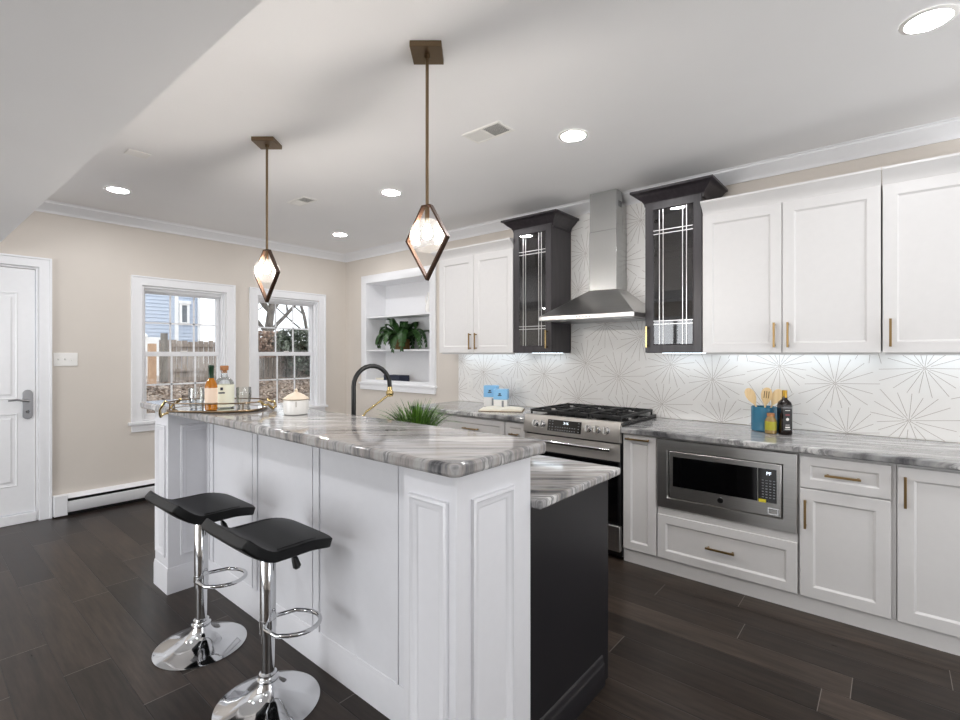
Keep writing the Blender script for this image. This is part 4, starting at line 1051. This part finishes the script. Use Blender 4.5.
# ------------------------------------------------------------------ counter things: right
kx, ky, kz = 4.755, -0.20, 0.886
t = thing('utensil_crock', (kx, ky, kz), 'teal blue glazed crock holding wooden utensils on the right counter', 'crock')
m = MB().lathe([(0.068, kz), (0.073, kz + 0.004), (0.073, kz + 0.148), (0.07, kz + 0.151), (0.067, kz + 0.148), (0.067, kz + 0.012), (0.0, kz + 0.010)], kx, ky, 32, cap=False); m.lathe([(0.0, kz + 0.0005), (0.068, kz + 0.0005)], kx, ky, 32, cap=False); obj('body', m, M['teal'], t)
def utensil(name, base, tip, label, wid, L, slots=0):
    base, tip = Vector(base), Vector(tip); d_ = (tip - base).normalized()
    cd = (Vector((5.37, -3.7, 1.3)) - tip); cd = (cd - d_ * cd.dot(d_)).normalized(); sd = d_.cross(cd).normalized()
    t = thing(name, base, label, 'utensil', 'wooden utensils in the crock')
    hb = tip - d_ * L
    m = MB().tube([base, (base + hb) / 2, hb + d_ * 0.012], [0.0055, 0.005, 0.0055], 10); obj('handle', m, M['spoon'], t)
    m = MB(); pr = [(0, 0.2), (0.15, 0.5), (0.35, 0.86), (0.6, 1.0), (0.82, 0.88), (0.95, 0.55), (1.0, 0.2)]
    left = [hb + d_ * L * a + sd * wid * b for a, b in pr]; right = [hb + d_ * L * a - sd * wid * b for a, b in pr]
    th = cd * 0.004
    for k in range(len(pr) - 1):
        for off in (1, -1):
            m.quad(left[k] + th * off, left[k + 1] + th * off, right[k + 1] + th * off, right[k] + th * off)
        m.quad(left[k] + th, left[k + 1] + th, left[k + 1] - th, left[k] - th); m.quad(right[k] + th, right[k + 1] + th, right[k + 1] - th, right[k] - th)
    m.quad(left[-1] + th, right[-1] + th, right[-1] - th, left[-1] - th); m.quad(left[0] + th, right[0] + th, right[0] - th, left[0] - th)
    hd = obj('blade', m, M['spoon'], t)
    if slots:
        m = MB()
        for k in range(slots):
            c = hb + d_ * L * 0.6 + sd * (k - (slots - 1) / 2) * 0.012 + cd * 0.0038
            m.obox(c, d_ * L * 0.2, sd * 0.0022, cd * 0.0006)
        obj('slots', m, M['wicker'], t)
utensil('wooden_spoon', (kx + 0.015, ky, kz + 0.013), (4.655, -0.18, 1.145), 'wooden spoon leaning left in the teal crock', 0.029, 0.11, 0)
utensil('slotted_spatula', (kx - 0.005, ky - 0.02, kz + 0.013), (4.775, -0.215, 1.157), 'upright slotted wooden spatula in the middle of the teal crock', 0.031, 0.11, 3)
utensil('wooden_paddle', (kx - 0.025, ky + 0.02, kz + 0.013), (4.838, -0.165, 1.145), 'flat wooden paddle leaning right in the teal crock', 0.030, 0.105, 0)
jx, jy = 4.808, -0.302
t = thing('spice_jar', (jx, jy, kz), 'small glass jar with olive yellow label in front of the teal crock', 'jar')
m = MB().lathe([(0.028, kz), (0.0315, kz + 0.003), (0.0315, kz + 0.079), (0.022, kz + 0.096), (0.0195, kz + 0.104)], jx, jy, 24); obj('body', m, M['honey'], t)
m = MB().lathe([(0.032, kz + 0.022), (0.032, kz + 0.074)], jx, jy, 24, cap=False); obj('paper_label', m, M['mustard'], t)
m = MB().lathe([(0.021, kz + 0.1045), (0.021, kz + 0.120), (0.019, kz + 0.123)], jx, jy, 20); obj('lid', m, M['cork'], t)
ox, oy = 4.878, -0.288; rz = R(36)
t = thing('oil_bottle', (ox, oy, kz), 'tall square dark oil bottle with gold cap right of the teal crock', 'bottle')
def sqring(w, z): return [(a * w, b * w, z) for a, b in ((-1, -0.8), (-0.8, -1), (0.8, -1), (1, -0.8), (1, 0.8), (0.8, 1), (-0.8, 1), (-1, 0.8))]
m = MB(); st = 0
prf = [(0.028, kz), (0.031, kz + 0.0050), (0.031, kz + 0.1736), (0.027, kz + 0.1922), (0.012, kz + 0.2108), (0.011, kz + 0.2294)]
for w, z in prf: m.v += [Vector(p) + Vector((ox, oy, 0)) for p in sqring(w, z)]
for k in range(len(prf) - 1):
    for j in range(8): m.af(k * 8 + j, k * 8 + (j + 1) % 8, k * 8 + 8 + (j + 1) % 8, k * 8 + 8 + j)
m.af(*range(7, -1, -1)); m.af(*[40 + j for j in range(8)]); m.rotz(rz, (ox, oy, 0)); obj('body', m, M['oil'], t)
m = MB().lathe([(0.0135, kz + 0.2207), (0.0135, kz + 0.2604), (0.012, kz + 0.2641)], ox, oy, 20); obj('cap', m, M['goldcap'], t)
m = MB().box(ox - 0.024, ox + 0.024, oy - 0.0316, oy - 0.031, kz + 0.0248, kz + 0.1587).rotz(rz, (ox, oy, 0)); lb = obj('paper_label', m, M['oillabel'], t)
for hw_, za, zb2 in ((0.014, 0.1438, 0.1476), (0.013, 0.0409, 0.0496), (0.016, 0.0322, 0.0347), (0.012, 0.0583, 0.0608)):
    m = MB().box(ox - hw_, ox + hw_, oy - 0.0322, oy - 0.0316, kz + za, kz + zb2).rotz(rz, (ox, oy, 0)); obj('print_line', m, M['print'], lb)
m = MB().extr([(0.009 * math.cos(a * math.pi / 6), 0.009 * math.sin(a * math.pi / 6)) for a in range(12)], (ox, oy - 0.0316, kz + 0.093), X, Z, (0, -0.0006, 0)).rotz(rz, (ox, oy, 0)); obj('emblem', m, M['print'], lb)
m = MB(); m.box(ox - 0.012, ox + 0.012, oy - 0.0322, oy - 0.0316, kz + 0.1153, kz + 0.1240); m.rotz(rz, (ox, oy, 0)); obj('print_line', m, M['red'], lb)

# ------------------------------------------------------------------ bar stools
def stool():
    t = thing('bar_stool', (0, 0, 0), '', 'bar stool', 'black bar stools at the island')
    m = MB().lathe([(0.188, 0.0005), (0.194, 0.002), (0.194, 0.006), (0.185, 0.010), (0.15, 0.019), (0.11, 0.031), (0.075, 0.047), (0.052, 0.066), (0.042, 0.085), (0.038, 0.098)], 0, 0, 64); obj('base', m, M['chrome'], t)
    m = MB().lathe([(0.038, 0.097), (0.041, 0.101), (0.041, 0.107), (0.036, 0.111), (0.033, 0.116), (0.033, 0.124), (0.026, 0.13)], 0, 0, 40); obj('collar', m, M['chrome'], t)
    m = MB().lathe([(0.0245, 0.125), (0.0245, 0.31)], 0, 0, 32); obj('column', m, M['chrome'], t)
    m = MB().lathe([(0.0255, 0.275), (0.0295, 0.277), (0.0295, 0.612), (0.028, 0.614)], 0, 0, 32); obj('sleeve', m, M['chrome'], t)
    # footrest : loop welded to the sleeve
    m = MB(); pts = []
    w, L = 0.095, 0.20
    pts.append((-0.026, 0.0, 0)); pts.append((-0.055, 0.012, 0))
    for k in range(13):
        a = math.pi - math.pi * k / 12; pts.append((w * math.cos(a) * 1.0, 0.075 + 0.125 * math.sin(a) ** 0.8 if k not in (0, 12) else 0.075, 0))
    pts.append((0.055, 0.012, 0)); pts.append((0.026, 0.0, 0))
    m.tube([(p[0], p[1], 0.318) for p in pts], 0.0085, 12); m.rotz(R(-50)); obj('footrest', m, M['chrome'], t)
    m = MB().tube([(0, 0, 0.302), (0, 0, 0.334)], 0.0315, 28); obj('footrest_clamp', m, M['chrome'], t)
    # seat plate, lever
    m = MB().box(-0.085, 0.085, -0.085, 0.085, 0.612, 0.628); obj('seat_plate', m, M['black'], t, bevel=0.004)
    m = MB().tube([(0.02, 0.02, 0.616), (0.055, 0.05, 0.600), (0.072, 0.066, 0.578)], 0.0045, 10); lv = obj('lever', m, M['chrome'], t)
    m = MB().tube([(0.070, 0.064, 0.582), (0.076, 0.070, 0.565), (0.082, 0.076, 0.535), (0.084, 0.078, 0.527)], [0.006, 0.013, 0.016, 0.009], 12); obj('lever_grip', m, M['black'], lv)
    # saddle seat
    nu, nv = 12, 16; W, D = 0.194, 0.178
    def zprof(v):   # v -1 rear(-Y) .. 1 front
        z = 0.645
        if v < -0.35: s = (-0.35 - v) / 0.65; z += 0.072 * s ** 1.6
        if v > 0.35: s = (v - 0.35) / 0.65; z -= 0.022 * s ** 1.8
        return z - 0.004 * (1 - v * v)
    m = MB(); top = []; bot = []
    for lay, dz in ((top, 0.022), (bot, -0.020)):
        for j in range(nv + 1):
            v = -1 + 2 * j / nv
            for i_ in range(nu + 1):
                u = -1 + 2 * i_ / nu
                cu = u * math.sqrt(1 - 0.14 * v ** 6); cv = v * math.sqrt(1 - 0.10 * u ** 6)
                e = 0.004; th = math.atan2((zprof(v + e) - zprof(v - e)) / (2 * e), D)
                pz = dz - 0.0015 * (abs(u) ** 6 + abs(v) ** 8) * (1 if lay is top else -1)
                lay.append(m.av((cu * W * (1.0 if lay is top else 0.985), cv * D - math.sin(th) * pz, zprof(v) + math.cos(th) * pz)))
    row = nu + 1
    for j in range(nv):
        for i_ in range(nu):
            a = j * row + i_
            m.af(top[a], top[a + 1], top[a + row + 1], top[a + row]); m.af(bot[a], bot[a + row], bot[a + row + 1], bot[a + 1])
    edge = [j_ for j_ in range(nu + 1)] + [k * row + nu for k in range(1, nv + 1)] + [nv * row + i_ for i_ in range(nu - 1, -1, -1)] + [k * row for k in range(nv - 1, 0, -1)]
    for k in range(len(edge)):
        a, b = edge[k], edge[(k + 1) % len(edge)]; m.af(top[a], bot[a], bot[b], top[b])
    st_ = obj('seat', m, M['leather'], t, bevel=0.006, seg=3, smooth=60)
    # seams along the two sides
    m = MB()
    for sg in (-1, 1):
        m.tube([(sg * (W * math.sqrt(1 - 0.14 * v ** 6) - 0.024), v * D * 0.955, zprof(v) + 0.0222) for v in [-0.3 + 0.9 * k / 24 for k in range(25)]], 0.0014, 6)
    obj('seam', m, M['black'], st_)
    return t
st1 = stool(); st1.location = (3.50, -2.775, 0.0); st1['label'] = 'nearer black leatherette bar stool on chrome pedestal by the island'
dup(st1, (2.885, -2.79, 0.0), 'farther black leatherette bar stool on chrome pedestal, beside the far pillar')

# ------------------------------------------------------------------ pendants
def pendant():
    t = thing('pendant_light', (0, 0, 0), '', 'pendant light', 'diamond pendants over the island')
    m = MB().box(-0.064, 0.064, -0.064, 0.064, -0.024, -0.0005).rotz(R(40)); obj('canopy', m, M['bronze'], t, bevel=0.002)
    m = MB().tube([(0, 0, -0.024), (0, 0, -0.04)], 0.012, 16); m.tube([(0, 0, -0.038), (0, 0, -0.655)], 0.0068, 14); obj('stem', m, M['bronze'], t)
    zt, zm, zb, hw = -0.642, -0.782, -0.953, 0.106
    out = [(-0.022, zt), (0.022, zt), (hw, zm), (0.0, zb), (-hw, zm)]
    cx, cz = 0, (zt + zb) / 2
    inn = [(-0.018, zt - 0.007), (0.018, zt - 0.007), (hw - 0.009, zm + 0.0002), (0.0, zb + 0.016), (-hw + 0.009, zm + 0.0002)]
    m = MB(); d_ = 0.011
    n = 5
    i = m.av(*[(x, -d_, z) for x, z in out], *[(x, -d_, z) for x, z in inn], *[(x, d_, z) for x, z in out], *[(x, d_, z) for x, z in inn])
    for k in range(n):
        q = (k + 1) % n
        m.af(i + k, i + q, i + n + q, i + n + k); m.af(i + 2 * n + k, i + 3 * n + k, i + 3 * n + q, i + 2 * n + q)
        m.af(i + k, i + 2 * n + k, i + 2 * n + q, i + q); m.af(i + n + k, i + n + q, i + 3 * n + q, i + 3 * n + k)
    m.rotz(R(10)); obj('diamond_frame', m, M['darkbronze'], t)
    m = MB().tube([(0, 0, zt - 0.008), (0, 0, -0.722)], 0.0095, 14); obj('socket', m, M['bronze'], t)
    # ribbed glass globe
    m = MB(); n = 48; mm = 16; R0 = 0.071; zc = -0.768
    for k in range(1, mm + 1):
        ph = -math.pi / 2 + math.pi * k / (mm + 1)
        for j in range(n):
            a = 2 * math.pi * j / n; r = R0 * math.cos(ph) * (1 + 0.028 * (1 if j % 2 else -1))
            m.v.append(Vector((r * math.cos(a), r * math.sin(a), zc + R0 * math.sin(ph))))
    for k in range(mm - 1):
        for j in range(n): m.af(k * n + j, k * n + (j + 1) % n, (k + 1) * n + (j + 1) % n, (k + 1) * n + j)
    i = m.av((0, 0, zc - R0))
    for j in range(n): m.af(i, (j + 1) % n, j)
    obj('globe', m, M['globe'], t, smooth=20)
    m = MB().lathe([(0.006, -0.722), (0.011, -0.73), (0.017, -0.748), (0.0175, -0.762), (0.012, -0.778), (0.0, -0.784)], 0, 0, 20, cap=False); obj('bulb', m, M['bulb'], t)
    return t
p1 = pendant(); p1.location = (3.90, -2.30, CEIL); p1['label'] = 'nearer diamond-framed pendant light with glass globe over the island'
dup(p1, (2.545, -2.305, CEIL), 'farther diamond-framed pendant light with glass globe, in front of the windows')

# ------------------------------------------------------------------ ceiling lights and vents
def can_light():
    t = thing('recessed_light', (0, 0, 0), '', 'recessed light', 'recessed ceiling lights')
    m = MB().lathe([(0.066, -0.002), (0.070, -0.006), (0.084, -0.003), (0.086, -0.0005)], 0, 0, 40, cap=False); obj('trim_ring', m, M['white'], t)
    m = MB().lathe([(0.0, -0.0035), (0.0665, -0.0035)], 0, 0, 40, cap=False); obj('lens', m, M['lampglow'], t)
    return t
c1 = can_light(); c1.location = (5.474, -1.212, CEIL); c1['label'] = 'lit recessed ceiling light nearest the camera at the upper right'
for (x, y), lab in (((3.965, -1.205), 'lit recessed ceiling light in front of the range hood'), ((2.383, -1.235), 'lit recessed ceiling light just left of the nearer pendant stem'),
                    ((0.91, -0.703), 'lit recessed ceiling light nearest the corner crown moulding'), ((0.826, -2.622), 'lit recessed ceiling light at far left by the bulkhead'),
                    ((5.3, -4.24), 'recessed light under the bulkhead behind the camera'), ((3.55, -4.24), 'recessed light under the bulkhead over the passage behind the nearer stool'), ((2.1, -4.24), 'recessed light under the bulkhead over the passage left of the stools'), ((0.7, -4.24), 'recessed light under the bulkhead by the entrance door'), ((7.4, -1.21), 'recessed ceiling light past the right edge'), ((5.0, -6.2), 'recessed ceiling light in the room behind the camera')):
    dup(c1, (x, y, 2.165 if y == -4.24 else CEIL), lab)
def vent(cx, cy, L, W, ang, label, dark):
    t = thing('ceiling_vent', (cx, cy, CEIL), label, 'ceiling vent', 'ceiling vents')
    c = Vector((cx, cy, CEIL)); Mx = Matrix.Translation(c) @ Matrix.Rotation(ang, 4, 'Z')
    m = MB().ring((-L / 2, -W / 2, -0.0005), X, Y, -Z, L, W, [(0, 0), (0.002, 0.005), (0.016, 0.005), (0.018, 0.0)]); m.xf(Mx); obj('frame', m, M['white'], t)
    m = MB().box(-L / 2 + 0.016, L / 2 - 0.016, -W / 2 + 0.016, W / 2 - 0.016, -0.0012, -0.0002); m.xf(Mx); obj('duct', m, M['ventdark'], t)
    n = 12
    for half, sg in ((0, 1), (1, -1)):
        m = MB()
        for k in range(n):
            x = (-L / 2 + 0.018 if half == 0 else 0.004) + (L / 2 - 0.022) * (k + 0.5) / n
            m.obox((x, 0, -0.003), (0.0045, 0, 0.0022 * sg * dark), (0, W / 2 - 0.018, 0), (0.0003, 0, 0.0004))
        m.xf(Mx); obj('louvre', m, M['white'], t)
    m = MB().box(-0.004, 0.004, -W / 2 + 0.016, W / 2 - 0.016, -0.005, -0.001); m.xf(Mx); obj('divider', m, M['white'], t)
vent(3.615, -1.553, 0.27, 0.15, 0.0, 'white ceiling vent between the nearer pendant and the range hood light', 1)
vent(1.65, -1.566, 0.26, 0.13, 0.0, 'white ceiling vent near the farther pendant towards the windows', 1)
m = MB().box(1.70, 1.80, -2.80, -2.68, CEIL - 0.006, CEIL - 0.0005); o = obj('ceiling_plate', m, M['white'], loc=(1.75, -2.74, CEIL), bevel=0.002); tag(o, 'small blank white cover plate on the ceiling near the bulkhead', 'cover plate')

# ------------------------------------------------------------------ outside
def gz_(x): return 0.02 + 0.05 * (-x)
m = MB()
for a in range(24):
    xa, xb = -0.2 - a * 1.5, -0.2 - (a + 1) * 1.5
    m.quad((xa, -14, min(gz_(xa), 0.55)), (xb, -14, min(gz_(xb), 0.55)), (xb, 22, min(gz_(xb), 0.55)), (xa, 22, min(gz_(xa), 0.55)))
o = struct('ground', m, M['ground'])
random.seed(3)
m = MB()
for k in range(16000):
    x = -random.uniform(3.0, 9.9); y = random.uniform(-2, 7); z = min(gz_(x), 0.55) + random.uniform(0.005, 0.06)
    s = random.uniform(0.02, 0.05); u = Vector((random.uniform(-1, 1), random.uniform(-1, 1), random.uniform(-.6, .6))).normalized() * s; w = u.cross(Vector((random.uniform(-.5, .5), random.uniform(-.5, .5), 1))).normalized() * s * 0.6
    c = Vector((x, y, z + 0.02)); m.quad(c - u - w, c + u - w, c + u + w, c - u + w)
o = obj('leaf_litter', m, M['litter'], loc=(-5, 2, 0.2), smooth=0); tag(o, 'dead leaves scattered over the yard outside the windows', 'leaves', kind='stuff')
# fence
FX = -10.0; fz0 = 0.50
t = thing('wooden_fence', (FX, 3.0, fz0), 'weathered grey board fence across the yard outside both windows', 'fence')
m = MB(); y = 0.9; random.seed(5)
while y < 9.0:
    w = random.uniform(0.13, 0.15); h = 1.72 + random.uniform(-0.03, 0.03)
    m.box(FX - 0.02, FX, y, y + w - 0.012, fz0 + 0.02, h); y += w
obj('boards', m, M['fence'], t)
for z in (0.85, 1.55):
    m = MB().box(FX, FX + 0.05, 0.9, 9.0, z, z + 0.09); obj('rail', m, M['fence'], t)
for y in (1.0, 2.75, 4.6, 6.6):
    m = MB().box(FX, FX + 0.12, y - 0.07, y + 0.07, fz0 - 0.1, 1.92); obj('post', m, M['fencedark'], t)
m = MB().box(-9.35, -9.2, 0.44, 0.60, 0.3, 1.62); o = obj('fence_post', m, M['cedar'], loc=(-9.27, 0.6, 0.4)); tag(o, 'new orange-brown wooden post standing left of the grey fence', 'post')
# neighbour's shed and house
t = thing('neighbour_house', (-18, 0.8, 0.5), 'pale blue clapboard house beyond the fence, seen through the left window', 'house')
hx = -18.0
m = MB()
pz_ = 0.4
m.box(hx - 6, hx - 0.02, -7, 4.86, 0.3, 8.0)
z = 0.6
while z < 8.0:
    i = m.av((hx - 0.02, -7, z + 0.15), (hx - 0.02, 4.86, z + 0.15), (hx + 0.02, 4.86, z), (hx + 0.02, -7, z), (hx - 0.02, -7, z), (hx - 0.02, 4.86, z))
    m.af(i, i + 1, i + 2, i + 3); m.af(i + 3, i + 2, i + 5, i + 4); z += 0.15
obj('siding', m, M['siding'], t)
m = MB(); m.box(hx, hx + 0.06, 3.86, 4.0, 0.4, 8.0); m.box(hx, hx + 0.06, 4.76, 4.87, 0.4, 8.0); obj('corner_board', m, M['outtrim'], t)
m = MB().ring((hx + 0.02, 4.03, 2.6), Y, Z, X, 0.40, 0.93, [(0, 0), (0, 0.06), (0.1, 0.06), (0.1, 0.0)]); m.box(hx, hx + 0.12, 3.98, 4.48, 3.50, 3.62); wf = obj('window', m, M['outtrim'], t)
m = MB().box(hx + 0.02, hx + 0.035, 4.12, 4.34, 2.7, 3.44); obj('pane', m, M['outpane'], wf)
t = thing('garden_shed', (-15, 1.2, 0.45), 'small white shed beside the cedar post outside the left window', 'shed')
m = MB().box(-16.5, -15, -0.6, 2.62, 0.3, 1.95); obj('wall', m, M['outtrim'], t)
m = MB().extr([(-16.7, 1.95), (-14.85, 1.95), (-14.85, 2.0), (-15.75, 2.3), (-16.7, 2.0)], (0, -0.75, 0), X, Z, (0, 2.75, 0)); obj('roof', m, M['outtrim'], t)
# ivy hedge on the fence
random.seed(11)
def leafmass(mb, n, fn, s0, s1):
    for k in range(n):
        c = Vector(fn()); s = random.uniform(s0, s1)
        u = Vector((random.gauss(0, 1), random.gauss(0, 1), random.gauss(0, 1))).normalized(); w = u.cross(Vector((random.gauss(0, 1), random.gauss(0, 1), random.gauss(0, 1)))).normalized()
        i = mb.av(c - u * s, c + w * s * 0.55, c + u * s, c - w * s * 0.55); mb.af(i, i + 1, i + 2, i + 3)
t = thing('ivy_hedge', (-9.6, 5.6, 0.5), 'dark ivy hedge overgrowing the fence outside the right window', 'hedge')
def ivy():
    y = random.uniform(3.9, 8.5); top = 2.05 + 0.12 * math.sin(y * 3)
    lo = 0.5 if y > 4.4 else 1.2
    z = lo + (top - lo) * math.sqrt(random.random()); b = 0.28 + 0.15 * math.sin(y * 5 + z * 4)
    return (-9.95 + random.random() * b * 2, y, z)
m = MB(); leafmass(m, 6500, ivy, 0.04, 0.085); obj('foliage', m, M['ivy'], t, smooth=0)
m = MB()
for k in range(9):
    y = 4.3 + k * 0.45; m.tube([(-9.7, y, 0.45), (-9.75, y + 0.1, 1.1), (-9.7, y - 0.1, 1.9)], [0.03, 0.022, 0.01], 6)
obj('stems', m, M['bark'], t)
t = thing('vine_tangle', (-9.6, 3.6, 0.5), 'reddish dry vine hanging over the fence at the left of the ivy', 'vine')
m = MB(); leafmass(m, 900, lambda: (-9.9 + random.random() * 0.4, random.uniform(3.25, 4.15), random.uniform(1.25, 2.05)), 0.04, 0.08); obj('foliage', m, M['ivyred'], t, smooth=0)
m = MB()
for k in range(5): m.tube([(-9.8, 3.4 + k * 0.15, 0.5), (-9.75, 3.35 + k * 0.17, 1.3), (-9.7, 3.4 + k * 0.15, 2.0)], [0.02, 0.015, 0.006], 6)
obj('stems', m, M['bark'], t)
# bare trees
def tree(name, base, h, r, seed, label, spread=0.55):
    rnd = random.Random(seed); b = Vector(base)
    t = thing(name, b, label, 'tree', 'bare trees in the yard')
    trunk = MB(); br = MB()
    def grow(p, d, L, rad, depth, mb):
        n = 5; pts = [p]; q = p
        for k in range(n):
            d = (d + Vector((rnd.uniform(-.13, .13), rnd.uniform(-.13, .13), rnd.uniform(-.04, .1)))).normalized(); q = q + d * L / n; pts.append(q)
        rs = [rad * (1 - 0.5 * k / n) for k in range(n + 1)]
        mb.tube(pts, rs, 8 if depth < 2 else 5)
        if depth >= 5: return
        for k in range(3 if depth else 8):
            s = rnd.randint(2, n); a = rnd.uniform(0, 6.28)
            nd = (d + Vector((math.cos(a), math.sin(a), rnd.uniform(-.1, .5))) * spread * 1.6).normalized()
            grow(pts[s], nd, L * rnd.uniform(0.5, 0.75), rs[s] * 0.5, depth + 1, br)
    grow(b, Vector((0.03, 0.02, 1)), h, r, 0, trunk)
    obj('trunk', trunk, M['bark'], t); obj('branches', br, M['bark'], t)
tree('bare_tree', (-12.5, 5.1, 0.4), 4.2, 0.2, 1, 'thick bare tree trunk behind the ivy outside the right window')
tree('bare_tree', (-13.5, 7.6, 0.4), 4.4, 0.09, 7, 'thin bare tree at the right behind the ivy hedge')
tree('bare_tree', (-12.0, 3.75, 0.4), 3.2, 0.045, 5, 'slender bare sapling in front of the pale blue house')
